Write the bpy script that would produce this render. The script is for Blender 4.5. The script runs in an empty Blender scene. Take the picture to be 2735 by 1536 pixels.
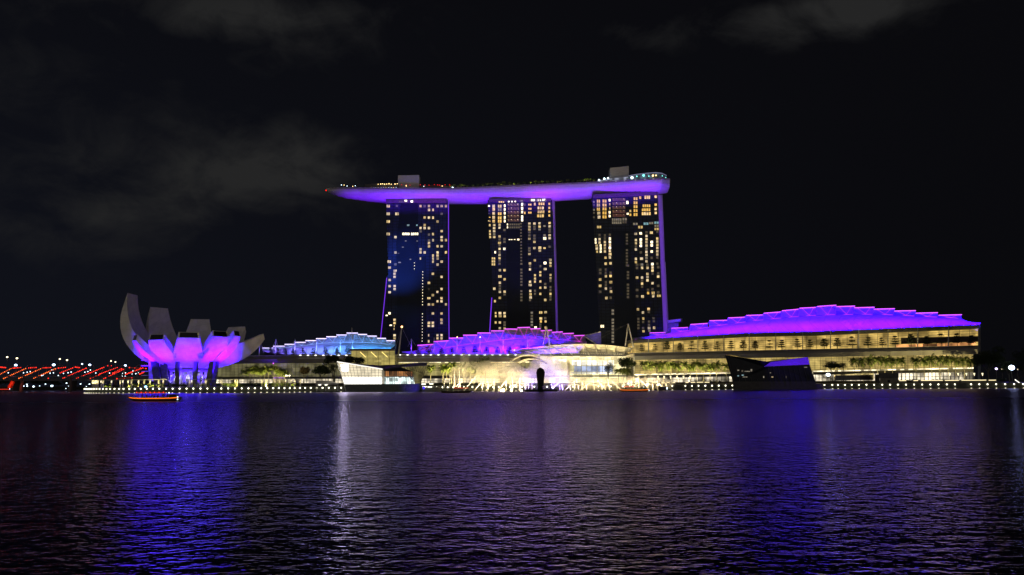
import bpy, math, random
import numpy as np
from mathutils import Vector, Matrix
random.seed(7); RNG = np.random.default_rng(7)
SC = bpy.context.scene
COL = SC.collection

# ------------------------------------------------------------------ camera
F, CX, CY = 1975.0, 1367.5, 768.0            # focal length and centre in photo pixels
CAM = Vector((0, 0, 5.0))
PITCH, ROLL = math.atan((1024 - 768) / F), math.radians(0.30)
_r0, _u0 = Vector((1, 0, 0)), Vector((0, -math.sin(PITCH), math.cos(PITCH)))
FWD = Vector((0, math.cos(PITCH), math.sin(PITCH)))
RGT = _r0 * math.cos(ROLL) - _u0 * math.sin(ROLL)
UPV = _u0 * math.cos(ROLL) + _r0 * math.sin(ROLL)
cam = bpy.data.cameras.new('camera'); co = bpy.data.objects.new('camera', cam); COL.objects.link(co)
cam.sensor_width = 36.0; cam.lens = F / 2735 * 36.0; cam.clip_start = 0.5; cam.clip_end = 20000
M3 = Matrix((RGT, UPV, -FWD)).transposed()
co.matrix_world = Matrix.Translation(CAM) @ M3.to_4x4()
SC.camera = co
def P(px, py, Y):
    "world point at depth Y (metres in front of the quay) seen in direction px,py of the survey photograph"
    d = FWD + RGT * ((px - CX) / F) + UPV * ((CY - py) / F)
    return CAM + d * (Y / d.y)
def PZ(px, py, Z):
    d = FWD + RGT * ((px - CX) / F) + UPV * ((CY - py) / F)
    return CAM + d * ((Z - CAM.z) / d.z)
def GX(px, Y):
    "x of the ground point at depth Y on the vertical through px"
    q = P(px, 1024, Y); return q.x
def lerp(a, b, t): return a + (b - a) * t
def interp(pts, x): return float(np.interp(x, [p[0] for p in pts], [p[1] for p in pts]))

# ------------------------------------------------------------------ exposure, sky, city glow
SC.view_settings.view_transform = 'Standard'; SC.view_settings.look = 'None'
SC.view_settings.exposure = 0.0; SC.view_settings.gamma = 1.0
SC.cycles.use_denoising = True
SC.cycles.max_bounces = 6; SC.cycles.diffuse_bounces = 2; SC.cycles.glossy_bounces = 3
SC.cycles.transmission_bounces = 3; SC.cycles.volume_bounces = 0; SC.cycles.transparent_max_bounces = 12
SC.cycles.sample_clamp_indirect = 8.0; SC.cycles.use_light_tree = True
SC.cycles.caustics_reflective = False; SC.cycles.caustics_refractive = False

def lin(r, g, b):
    f = lambda c: (c / 255 / 12.92) if c / 255 <= 0.04045 else ((c / 255 + 0.055) / 1.055) ** 2.4
    return (f(r), f(g), f(b))

W = bpy.data.worlds.new('World'); SC.world = W; W.use_nodes = True
def build_sky():
    nt = W.node_tree; nt.nodes.clear(); N = nt.nodes.new; L = nt.links.new
    out = N('ShaderNodeOutputWorld'); bg = N('ShaderNodeBackground'); L(bg.outputs[0], out.inputs[0])
    sky = N('ShaderNodeTexSky'); sky.sky_type = 'NISHITA'; sky.sun_disc = False
    sky.sun_elevation = math.radians(-6); sky.sun_rotation = math.radians(250)
    tc = N('ShaderNodeTexCoord')
    def vmath(op, a, b=None):
        n = N('ShaderNodeVectorMath'); n.operation = op
        for i, v in enumerate((a, b)):
            if v is None: continue
            if isinstance(v, (tuple, Vector)): n.inputs[i].default_value = tuple(v)
            else: L(v, n.inputs[i])
        return n
    def m(op, a, b=None, clamp=False):
        n = N('ShaderNodeMath'); n.operation = op; n.use_clamp = clamp
        for i, v in enumerate((a, b)):
            if v is None: continue
            if isinstance(v, (int, float)): n.inputs[i].default_value = v
            else: L(v, n.inputs[i])
        return n.outputs[0]
    gen = tc.outputs['Generated']
    def noise(scale, detail, rough, off, squash):
        mp = N('ShaderNodeMapping'); mp.inputs['Location'].default_value = off; mp.inputs['Scale'].default_value = squash
        L(gen, mp.inputs[0])
        n = N('ShaderNodeTexNoise'); n.inputs['Scale'].default_value = scale; n.inputs['Detail'].default_value = detail
        n.inputs['Roughness'].default_value = rough; n.inputs['Distortion'].default_value = .7; L(mp.outputs[0], n.inputs['Vector']); return n.outputs['Fac']
    n1 = noise(6.5, 6, 0.55, (3.1, 1.2, .4), (1, 1, 1.9))
    n2 = noise(13, 6, 0.62, (7.7, 2.2, 1.1), (1, 1, 1.6))
    nn = m('ADD', m('MULTIPLY', n1, .60), m('MULTIPLY', n2, .40))
    cov = None
    # banks of night cloud hanging in these directions: (photo x, y, half width rad, half height rad, weight)
    for px, py, wx, wz, wt in ((800, 50, .15, .050, .75), (430, 30, .16, .04, .40), (820, 420, .105, .042, 1.0), (560, 500, .12, .04, .66), (250, 560, .15, .035, .44), (90, 330, .16, .08, .42), (150, 660, .22, .035, .42), (980, 600, .08, .03, .35),
                               (2120, 45, .13, .030, 1.05), (1690, 100, .05, .024, .75), (2060, 320, .05, .018, .40), (2400, 10, .14, .03, .5), (1500, 620, .12, .05, .22), (60, 60, .2, .08, .2)):
        d = (FWD + RGT * ((px - CX) / F) + UPV * ((CY - py) / F)).normalized()
        df = vmath('SUBTRACT', gen, tuple(d)).outputs[0]
        sc = vmath('MULTIPLY', df, (1 / wx, 1 / wx, 1 / wz)).outputs[0]
        dd = vmath('DOT_PRODUCT', sc, sc).outputs['Value']
        g = m('MULTIPLY', m('POWER', 2.718, m('MULTIPLY', dd, -0.8)), wt)
        cov = g if cov is None else m('ADD', cov, g)
    cov = m('MINIMUM', cov, 1.25)
    # cloud = where noise passes a threshold that falls with coverage
    c = m('SUBTRACT', m('ADD', nn, m('MULTIPLY', cov, .27)), .60)
    c = m('MULTIPLY', c, 4.2, True); c = m('MULTIPLY', m('POWER', c, 1.3), m('MULTIPLY', cov, .95, True))
    def rgb(col):
        n = N('ShaderNodeRGB'); n.outputs[0].default_value = (*col, 1); return n.outputs[0]
    def mix(f, a, b, mode='MIX'):
        n = N('ShaderNodeMix'); n.data_type = 'RGBA'; n.blend_type = mode
        if isinstance(f, (int, float)): n.inputs[0].default_value = f
        else: L(f, n.inputs[0])
        L(a, n.inputs[6]); L(b, n.inputs[7]); return n.outputs[2]
    sep = N('ShaderNodeSeparateXYZ'); L(gen, sep.inputs[0])
    # night sky: nearly black overhead, faint navy towards the lit skyline
    up = m('MULTIPLY', m('SUBTRACT', .62, sep.outputs[2]), 1.6, True)
    side = m('MULTIPLY', m('SUBTRACT', .62, m('ADD', sep.outputs[0], 0.0)), .85, True)
    base = mix(m('MULTIPLY', up, side), rgb(lin(9, 9, 12)), rgb(lin(16, 18, 26)))
    sk = mix(1.0, base, mix(.98, sky.outputs[0], rgb((0, 0, 0))), 'ADD')
    col = mix(m('MULTIPLY', c, .9), sk, rgb(lin(38, 38, 38)))
    # glow of the business district on the near shore, behind the viewer
    back = m('MULTIPLY', m('SUBTRACT', m('MULTIPLY', sep.outputs[1], -1), .15), 1.2, True)
    low = m('MULTIPLY', m('SUBTRACT', .8, m('ABSOLUTE', sep.outputs[2])), 1.0, True)
    col = mix(m('MULTIPLY', back, low), col, rgb((.42, .375, .355)))
    L(col, bg.inputs[0]); bg.inputs[1].default_value = 1.0
build_sky()

# ------------------------------------------------------------------ helpers
def nodes(mat):
    mat.use_nodes = True; nt = mat.node_tree
    return nt, nt.nodes, nt.links, nt.nodes.get('Principled BSDF')
MATS = {}
def paint(name, rgb, rough=.6, metal=0.0, var=.25, scale=.6, spec=.4, tint=None):
    "surface with a broad procedural variation of tone"
    if name in MATS: return MATS[name]
    m = bpy.data.materials.new(name); nt, N, L, b = nodes(m); MATS[name] = m
    b.inputs['Roughness'].default_value = rough; b.inputs['Metallic'].default_value = metal
    b.inputs['Specular IOR Level'].default_value = spec
    tc = N.new('ShaderNodeTexCoord'); n = N.new('ShaderNodeTexNoise'); n.inputs['Scale'].default_value = scale; n.inputs['Detail'].default_value = 4
    L.new(tc.outputs['Object'], n.inputs['Vector'])
    r = N.new('ShaderNodeMapRange'); r.inputs[1].default_value = .3; r.inputs[2].default_value = .7
    r.inputs[3].default_value = 1 - var; r.inputs[4].default_value = 1 + var; L.new(n.outputs['Fac'], r.inputs[0])
    mx = N.new('ShaderNodeVectorMath'); mx.operation = 'SCALE'; mx.inputs[0].default_value = rgb; L.new(r.outputs[0], mx.inputs['Scale'])
    L.new(mx.outputs[0], b.inputs['Base Color'])
    return m
def panels(name, rgb, size=(6, 2.2), var=.25, seam=.45, rough=.45):
    "cladding of separate panels, each a little lighter or darker, with dark joints and soft soiling"
    if name in MATS: return MATS[name]
    m = bpy.data.materials.new(name); nt, N, L, b = nodes(m); MATS[name] = m; b.inputs['Roughness'].default_value = rough
    tc = N.new('ShaderNodeTexCoord'); mp = N.new('ShaderNodeMapping'); mp.inputs['Rotation'].default_value = (math.radians(58), 0, 0); L.new(tc.outputs['Object'], mp.inputs[0])
    br = N.new('ShaderNodeTexBrick'); br.inputs['Scale'].default_value = 1; br.inputs['Brick Width'].default_value = size[0]; br.inputs['Row Height'].default_value = size[1]; br.inputs['Mortar Size'].default_value = .09
    br.inputs['Color1'].default_value = (*[c * (1 + var * .5) for c in rgb], 1); br.inputs['Color2'].default_value = (*[c * (1 - var * .5) for c in rgb], 1); br.inputs['Mortar'].default_value = (*[c * seam for c in rgb], 1)
    L.new(mp.outputs[0], br.inputs['Vector']); n = N.new('ShaderNodeTexNoise'); n.inputs['Scale'].default_value = .22; n.inputs['Detail'].default_value = 6; L.new(tc.outputs['Object'], n.inputs['Vector'])
    r = N.new('ShaderNodeMapRange'); r.inputs[1].default_value = .3; r.inputs[2].default_value = .7; r.inputs[3].default_value = 1 - var; r.inputs[4].default_value = 1 + var * .4; L.new(n.outputs['Fac'], r.inputs[0])
    mx = N.new('ShaderNodeVectorMath'); mx.operation = 'SCALE'; L.new(br.outputs['Color'], mx.inputs[0]); L.new(r.outputs[0], mx.inputs['Scale']); L.new(mx.outputs[0], b.inputs['Base Color'])
    return m
def glow(name, rgb, strength, sample=True):
    "something that gives off light"
    if name in MATS: return MATS[name]
    m = bpy.data.materials.new(name); nt, N, L, b = nodes(m); MATS[name] = m
    b.inputs['Base Color'].default_value = (.02, .02, .02, 1)
    b.inputs['Emission Color'].default_value = (*rgb, 1); b.inputs['Emission Strength'].default_value = strength
    if not sample: m.cycles.emission_sampling = 'NONE'
    return m
def lit_glass(name, rgb, strength, cell=(3.0, 1.0, 2.0), var=.5, sample=True, blobs=.6, dark=(.25, 1.0)):
    "lit interior seen through a glazed wall: bays and storeys of unequal brightness"
    if name in MATS: return MATS[name]
    m = bpy.data.materials.new(name); nt, N, L, b = nodes(m); MATS[name] = m
    tc = N.new('ShaderNodeTexCoord')
    dv = N.new('ShaderNodeVectorMath'); dv.operation = 'DIVIDE'; dv.inputs[1].default_value = cell; L.new(tc.outputs['Object'], dv.inputs[0])
    fl = N.new('ShaderNodeVectorMath'); fl.operation = 'FLOOR'; L.new(dv.outputs[0], fl.inputs[0])
    wn = N.new('ShaderNodeTexWhiteNoise'); L.new(fl.outputs[0], wn.inputs['Vector'])
    n = N.new('ShaderNodeTexNoise'); n.inputs['Scale'].default_value = .12; n.inputs['Detail'].default_value = 5; L.new(tc.outputs['Object'], n.inputs['Vector'])
    a = N.new('ShaderNodeMapRange'); a.inputs[3].default_value = 1 - var; a.inputs[4].default_value = 1 + var * .6; L.new(wn.outputs[0], a.inputs[0])
    r = N.new('ShaderNodeMapRange'); r.inputs[1].default_value = .33; r.inputs[2].default_value = .68; r.inputs[3].default_value = dark[0]; r.inputs[4].default_value = 1 + blobs; L.new(n.outputs['Fac'], r.inputs[0])
    mu = N.new('ShaderNodeMath'); mu.operation = 'MULTIPLY'; L.new(a.outputs[0], mu.inputs[0]); L.new(r.outputs[0], mu.inputs[1])
    m2 = N.new('ShaderNodeMath'); m2.operation = 'MULTIPLY'; m2.inputs[1].default_value = strength; L.new(mu.outputs[0], m2.inputs[0])
    b.inputs['Base Color'].default_value = (.03, .03, .03, 1); b.inputs['Roughness'].default_value = .3
    b.inputs['Emission Color'].default_value = (*rgb, 1); L.new(m2.outputs[0], b.inputs['Emission Strength'])
    if not sample: m.cycles.emission_sampling = 'NONE'
    return m

def wloc(o):
    v = Vector(o.location)
    while o.parent: o = o.parent; v += o.location
    return v
class MB:
    "collects shapes in world coordinates; build() links them as ONE mesh object"
    def __init__(s): s.v = []; s.f = []
    def face(s, pts):
        i = len(s.v); s.v += [tuple(p) for p in pts]; s.f.append(tuple(range(i, i + len(pts)))); return s
    def add(s, vs, fs):
        i = len(s.v); s.v += [tuple(p) for p in vs]; s.f += [tuple(k + i for k in f) for f in fs]; return s
    def hexa(s, a, b):
        "solid between two polygons of equal length"
        n = len(a); fs = [tuple(range(n))[::-1], tuple(range(n, 2 * n))]
        fs += [(k, (k + 1) % n, n + (k + 1) % n, n + k) for k in range(n)]
        return s.add(list(a) + list(b), fs)
    def box(s, c, d, rz=0.0):
        c = Vector(c); hx, hy, hz = d[0] / 2, d[1] / 2, d[2] / 2; q = []
        for z in (-hz, hz):
            for x, y in ((-hx, -hy), (hx, -hy), (hx, hy), (-hx, hy)):
                q.append(c + Vector((x * math.cos(rz) - y * math.sin(rz), x * math.sin(rz) + y * math.cos(rz), z)))
        return s.hexa(q[:4], q[4:])
    def slab(s, pts, off):
        "polygon thickened along off"
        off = Vector(off); return s.hexa([Vector(p) for p in pts], [Vector(p) + off for p in pts])
    def tube(s, p0, p1, r0, r1=None, n=6):
        p0, p1 = Vector(p0), Vector(p1); r1 = r0 if r1 is None else r1
        d = (p1 - p0); d = d.normalized() if d.length > 1e-6 else Vector((0, 0, 1))
        a = d.orthogonal().normalized(); b = d.cross(a)
        A = [p0 + (a * math.cos(t) + b * math.sin(t)) * r0 for t in [2 * math.pi * k / n for k in range(n)]]
        B = [p1 + (a * math.cos(t) + b * math.sin(t)) * r1 for t in [2 * math.pi * k / n for k in range(n)]]
        return s.hexa(A, B)
    def path(s, pts, r, n=6):
        for a, b in zip(pts, pts[1:]): s.tube(a, b, r, r, n)
        return s
    def ball(s, c, r, n=8, m=5, sq=(1, 1, 1)):
        c = Vector(c); vs = [c + Vector((0, 0, -r * sq[2]))]
        for j in range(1, m):
            t = math.pi * j / m - math.pi / 2
            for k in range(n):
                a = 2 * math.pi * k / n
                vs.append(c + Vector((math.cos(a) * math.cos(t) * r * sq[0], math.sin(a) * math.cos(t) * r * sq[1], math.sin(t) * r * sq[2])))
        vs.append(c + Vector((0, 0, r * sq[2]))); top = len(vs) - 1; fs = []
        for k in range(n):
            fs.append((0, 1 + (k + 1) % n, 1 + k)); fs.append((top, 1 + (m - 2) * n + k, 1 + (m - 2) * n + (k + 1) % n))
            for j in range(m - 2):
                fs.append((1 + j * n + k, 1 + j * n + (k + 1) % n, 1 + (j + 1) * n + (k + 1) % n, 1 + (j + 1) * n + k))
        return s.add(vs, fs)
    def grid(s, rows):
        n = len(rows[0]); vs = [p for r in rows for p in r]; fs = []
        for j in range(len(rows) - 1):
            for k in range(n - 1): fs.append((j * n + k, j * n + k + 1, (j + 1) * n + k + 1, (j + 1) * n + k))
        return s.add(vs, fs)
    def lathe(s, c, prof, n=10):
        rows = [[Vector(c) + Vector((r * math.cos(2 * math.pi * k / n), r * math.sin(2 * math.pi * k / n), z)) for k in range(n + 1)] for r, z in prof]
        return s.grid(rows)
    def build(s, name, mat, parent=None, origin=None, smooth=False):
        o0 = wloc(parent) if parent else Vector(origin or (0, 0, 0))
        me = bpy.data.meshes.new(name); me.from_pydata([tuple(Vector(p) - o0) for p in s.v], [], s.f); me.validate(); me.update()
        if isinstance(mat, (list, tuple)):
            for q in mat: me.materials.append(q)
        else: me.materials.append(mat)
        if smooth: me.polygons.foreach_set('use_smooth', [True] * len(me.polygons))
        o = bpy.data.objects.new(name, me); COL.objects.link(o)
        if parent: o.parent = parent
        else: o.location = o0
        return o
def thing(name, label, cat, loc, group=None):
    o = bpy.data.objects.new(name, None); COL.objects.link(o); o.location = loc; o.empty_display_size = .5
    return tag(o, label, cat, group)
def tag(o, label=None, cat=None, group=None, kind=None):
    if label: o['label'] = label
    if cat: o['category'] = cat
    if group: o['group'] = group
    if kind: o['kind'] = kind
    return o
def structure(o): o['kind'] = 'structure'; return o
def dup(root, loc, rz=0.0, sc=(1, 1, 1), label=None, group=None, cat=None):
    r = root.copy(); COL.objects.link(r); r.location = loc; r.rotation_euler = (0, 0, rz); r.scale = sc
    if label: r['label'] = label
    if group: r['group'] = group
    if cat: r['category'] = cat
    for ch in list(root.children):
        c = ch.copy(); COL.objects.link(c); c.parent = r
        for g in list(ch.children):
            d = g.copy(); COL.objects.link(d); d.parent = c
    return r
def discard(root):
    for ch in list(root.children):
        for g in list(ch.children): bpy.data.objects.remove(g)
        bpy.data.objects.remove(ch)
    bpy.data.objects.remove(root)
ONES = 'zeroth first second third fourth fifth sixth seventh eighth ninth tenth eleventh twelfth thirteenth fourteenth fifteenth sixteenth seventeenth eighteenth nineteenth'.split()
TENS = {2: 'twent', 3: 'thirt', 4: 'fort', 5: 'fift', 6: 'sixt', 7: 'sevent', 8: 'eight', 9: 'ninet'}
def nth(n):
    if n < 20: return ONES[n]
    t, u = divmod(n, 10); return TENS[t] + ('ieth' if u == 0 else 'y-' + ONES[u])

# lamps -------------------------------------------------------------
def spot(loc, to, rgb, watts, size=60, blend=.6, r=.4):
    l = bpy.data.lights.new('floodlight', 'SPOT'); l.color = rgb; l.energy = watts; l.spot_size = math.radians(size); l.spot_blend = blend; l.shadow_soft_size = r
    o = bpy.data.objects.new('floodlight', l); COL.objects.link(o); o.location = loc
    o.rotation_euler = (Vector(to) - Vector(loc)).to_track_quat('-Z', 'Y').to_euler(); return o
def strip(a, b, aim, rgb, watts, w=.6, spread=180):
    "row of floodlights from a to b shining along aim"
    a, b, aim = Vector(a), Vector(b), Vector(aim).normalized()
    l = bpy.data.lights.new('floodlight_row', 'AREA'); l.shape = 'RECTANGLE'; l.size = (b - a).length; l.size_y = w; l.color = rgb; l.energy = watts; l.spread = math.radians(spread)
    o = bpy.data.objects.new('floodlight_row', l); COL.objects.link(o)
    x = (b - a).normalized(); z = -(aim - x * aim.dot(x)).normalized(); y = z.cross(x)
    o.matrix_world = Matrix.Translation((a + b) / 2) @ Matrix((x, y, z)).transposed().to_4x4(); return o
def bulb(loc, rgb, watts, r=.3):
    l = bpy.data.lights.new('lamp_light', 'POINT'); l.color = rgb; l.energy = watts; l.shadow_soft_size = r
    o = bpy.data.objects.new('lamp_light', l); COL.objects.link(o); o.location = loc; return o

# ------------------------------------------------------------------ colours
WARM = lin(255, 222, 150); GOLD = lin(255, 205, 110); WHITE = lin(255, 250, 235); ICE = lin(190, 215, 255)
PURPLE = (.115, .004, 1.0); VIOLET = (.20, .012, 1.0); MAGENTA = (.26, .008, 1.0); BLUE = (.035, .10, 1.0); SKYBLUE = (.05, .30, 1.0)

# ------------------------------------------------------------------ water and land
def water_material():
    "dark water; the slope of the ripples is taken from wave heights at every point hit, so unresolved ripples spread reflections; distance roughness and a constant tilt are added"
    m = bpy.data.materials.new('night_water'); nt, N, L, b = nodes(m)
    N.remove(b); out = N['Material Output']; gl = N.new('ShaderNodeBsdfGlossy'); gl.inputs['Color'].default_value = (.68, .61, 1.0, 1); fr = N.new('ShaderNodeFresnel'); fr.inputs['IOR'].default_value = 1.325  # violet-blue tint put into reflections to mute gold, not the water's own colour
    df = N.new('ShaderNodeBsdfDiffuse'); df.inputs['Color'].default_value = (.0012, .0015, .003, 1); mxs = N.new('ShaderNodeMixShader')
    for i, k in ((0, fr), (1, df), (2, gl)): L.new(k.outputs[0], mxs.inputs[i])
    L.new(mxs.outputs[0], out.inputs['Surface'])
    geo = N.new('ShaderNodeNewGeometry'); EPS = .035
    # roughness raised with distance, standing in for far ripples too fine to resolve
    sp_ = N.new('ShaderNodeSeparateXYZ'); L.new(geo.outputs['Position'], sp_.inputs[0]); rr = N.new('ShaderNodeMapRange'); rr.inputs[1].default_value = 14; rr.inputs[2].default_value = 260
    rr.inputs[3].default_value = .15; rr.inputs[4].default_value = .28; rr.interpolation_type = 'SMOOTHSTEP'; L.new(sp_.outputs[1], rr.inputs[0]); L.new(rr.outputs[0], gl.inputs['Roughness'])
    LAYERS = (((.75, 1, 1.6, 2, .10), WAVE[0]), ((.6, 1, .5, 1, -.12), WAVE[1]), ((.8, 1, 4.6, 1, .05), WAVE[2]))
    def height(off):
        ad = N.new('ShaderNodeVectorMath'); ad.operation = 'ADD'; ad.inputs[1].default_value = off; L.new(geo.outputs['Position'], ad.inputs[0]); hs = None
        for (sx, sy, scale, detail, rot), w in LAYERS:
            mp = N.new('ShaderNodeMapping'); mp.inputs['Scale'].default_value = (sx, sy, 1); mp.inputs['Rotation'].default_value = (0, 0, rot); L.new(ad.outputs[0], mp.inputs[0])
            n = N.new('ShaderNodeTexNoise'); n.inputs['Scale'].default_value = scale; n.inputs['Detail'].default_value = detail; n.inputs['Roughness'].default_value = .5; L.new(mp.outputs[0], n.inputs['Vector'])
            mu = N.new('ShaderNodeMath'); mu.operation = 'MULTIPLY'; mu.inputs[1].default_value = w / EPS; L.new(n.outputs['Fac'], mu.inputs[0])
            if hs is None: hs = mu.outputs[0]
            else: q = N.new('ShaderNodeMath'); q.operation = 'ADD'; L.new(hs, q.inputs[0]); L.new(mu.outputs[0], q.inputs[1]); hs = q.outputs[0]
        return hs
    h0, hx, hy = height((0, 0, 0)), height((EPS, 0, 0)), height((0, EPS, 0)); c = N.new('ShaderNodeCombineXYZ'); c.inputs[2].default_value = 1
    for i, h in enumerate((hx, hy)): d = N.new('ShaderNodeMath'); d.operation = 'SUBTRACT'; L.new(h0, d.inputs[0]); L.new(h, d.inputs[1]); L.new(d.outputs[0], c.inputs[i]) if i == 0 else None
    lean = N.new('ShaderNodeMath'); lean.operation = 'SUBTRACT'; lean.inputs[1].default_value = .042; L.new(d.outputs[0], lean.inputs[0]); L.new(lean.outputs[0], c.inputs[1])     # constant tilt put into every normal to shift reflections up off the gold facades
    nz = N.new('ShaderNodeVectorMath'); nz.operation = 'NORMALIZE'; L.new(c.outputs[0], nz.inputs[0]); [L.new(nz.outputs[0], k.inputs['Normal']) for k in (gl, fr)]
    return m
WAVE = (.15, .10, .052)
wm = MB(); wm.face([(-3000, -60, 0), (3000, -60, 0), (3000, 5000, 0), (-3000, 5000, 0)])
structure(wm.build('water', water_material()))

SHORE = [(-400, 520), (210, 512), (232, 494), (420, 478), (620, 470), (900, 484), (1000, 488), (1400, 480), (1700, 480), (1950, 512), (2300, 520), (2735, 498), (3400, 480)]
def shoreY(px): return interp(SHORE, px)
LAND = 3.6
STONE = paint('promenade_stone', (.16, .15, .13), .8, scale=.15)
SEAWALL = paint('sea_wall_stone', (.075, .078, .064), .85, scale=.3)
lp = [232] + list(range(260, 3401, 60))
front = [Vector((GX(p, shoreY(p)), shoreY(p), LAND)) for p in lp]
g = MB(); far = [Vector((q.x * 4.2, 2300, LAND)) for q in front]
for i in range(len(front) - 1): g.face([front[i], front[i + 1], far[i + 1], far[i]])
structure(g.build('ground', STONE))
g = MB()
for a, b in zip(front, front[1:]):
    up = Vector((0, 0, LAND)); n = Vector((0, -.6, 0))
    g.hexa([a - up * 1.2 + n, b - up * 1.2 + n, b - up * 1.2, a - up * 1.2], [a + n + Vector((0, 0, .02)), b + n + Vector((0, 0, .02)), b + Vector((0, 0, .02)), a + Vector((0, 0, .02))])
a, b = front[0], far[0]
g.hexa([a - up * 1.2, a - up * 1.2 + Vector((-.6, 0, 0)), b - up * 1.2 + Vector((-.6, 0, 0)), b - up * 1.2], [a, a + Vector((-.6, 0, 0)), b + Vector((-.6, 0, 0)), b])
sw = g.build('sea_wall', SEAWALL); tag(sw, 'long dark stone sea wall along the water with round lamps on it', 'sea wall')
# far bank behind the bridges
g = MB(); A = [Vector((-1400, 900, 0)), Vector((-170, 900, 0)), Vector((-170, 2000, 0)), Vector((-1400, 2000, 0))]
g.slab(A, (0, 0, 3.0)); structure(g.build('far_bank', paint('bank_soil', (.03, .035, .025), .95)))

# ------------------------------------------------------------------ hotel towers
def facade_material(name, rgb):
    m = bpy.data.materials.new(name); nt, N, L, b = nodes(m)
    tc = N.new('ShaderNodeTexCoord'); mp = N.new('ShaderNodeMapping'); mp.inputs['Rotation'].default_value = (math.radians(90), 0, 0); L.new(tc.outputs['Object'], mp.inputs[0])
    br = N.new('ShaderNodeTexBrick'); br.offset = 0; br.inputs['Scale'].default_value = 1; br.inputs['Brick Width'].default_value = 4.6; br.inputs['Row Height'].default_value = 3.35
    br.inputs['Mortar Size'].default_value = .22; br.inputs['Mortar Smooth'].default_value = .1
    br.inputs['Color1'].default_value = (*rgb, 1); br.inputs['Color2'].default_value = (rgb[0] * .72, rgb[1] * .72, rgb[2] * .76, 1); br.inputs['Mortar'].default_value = (.006, .006, .008, 1)
    L.new(mp.outputs[0], br.inputs['Vector']); L.new(br.outputs['Color'], b.inputs['Base Color'])
    b.inputs['Roughness'].default_value = .32; b.inputs['Specular IOR Level'].default_value = .12
    return m
FACADE = facade_material('curtain_wall', (.020, .027, .046))
RECESS = paint('recessed_glass', (.008, .012, .020), .3, var=.2, scale=.05, spec=.12)
CONCRETE = paint('pale_concrete', (.42, .41, .40), .7, var=.12)
DARK = paint('dark_metal', (.03, .03, .033), .5)
WHITEP = paint('white_paint', (.72, .71, .69), .5, var=.07, scale=.2)
def window_material(name, rgb, lo, hi):
    m = bpy.data.materials.new(name); nt, N, L, b = nodes(m)
    oi = N.new('ShaderNodeObjectInfo'); tc = N.new('ShaderNodeTexCoord'); n = N.new('ShaderNodeTexNoise'); n.inputs['Scale'].default_value = 1.1; n.inputs['Detail'].default_value = 1
    ad = N.new('ShaderNodeVectorMath'); ad.operation = 'ADD'; L.new(tc.outputs['Object'], ad.inputs[0]); L.new(oi.outputs['Location'], ad.inputs[1]); L.new(ad.outputs[0], n.inputs['Vector'])
    r = N.new('ShaderNodeMapRange'); r.inputs[3].default_value = lo; r.inputs[4].default_value = hi; L.new(oi.outputs['Random'], r.inputs[0])
    q = N.new('ShaderNodeMapRange'); q.inputs[1].default_value = .3; q.inputs[2].default_value = .7; q.inputs[3].default_value = .55; q.inputs[4].default_value = 1.35; L.new(n.outputs['Fac'], q.inputs[0])
    mu = N.new('ShaderNodeMath'); mu.operation = 'MULTIPLY'; L.new(r.outputs[0], mu.inputs[0]); L.new(q.outputs[0], mu.inputs[1])
    hs = N.new('ShaderNodeHueSaturation'); hs.inputs['Color'].default_value = (*rgb, 1); wn = N.new('ShaderNodeTexWhiteNoise'); L.new(oi.outputs['Location'], wn.inputs['Vector'])
    sr = N.new('ShaderNodeMapRange'); sr.inputs[3].default_value = .7; sr.inputs[4].default_value = 1.05; L.new(wn.outputs[0], sr.inputs[0]); L.new(sr.outputs[0], hs.inputs['Saturation']); L.new(hs.outputs[0], b.inputs['Emission Color'])
    b.inputs['Base Color'].default_value = (.03, .03, .03, 1); L.new(mu.outputs[0], b.inputs['Emission Strength'])
    m.cycles.emission_sampling = 'NONE'; return m
WIN = {'w': window_material('lit_room', lin(240, 205, 135), .5, 1.15), 'd': window_material('dim_room', lin(150, 135, 110), .15, .38), 'b': window_material('bright_room', lin(255, 235, 190), 1.6, 2.6),
       'o': window_material('amber_room', lin(245, 195, 105), .75, 1.4), 'r': window_material('brown_atrium', lin(70, 36, 32), .7, 1.0), 'c': window_material('pale_blue_room', lin(150, 200, 210), .5, .9), 'g': window_material('grey_room', lin(140, 130, 112), .6, .9)}
UNIT = {}
for k, mt in WIN.items():
    u = MB().box((0, 0, 0), (1, .3, 1)); me = bpy.data.meshes.new('window_' + k); me.from_pydata(u.v, [], u.f); me.materials.append(mt); UNIT[k] = me
LEDP = glow('violet_led', lin(120, 50, 235), 1.15); LEDM = glow('magenta_led', lin(235, 95, 255), 1.55); LEDB = glow('white_violet_led', lin(228, 210, 255), 2.0)
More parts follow.
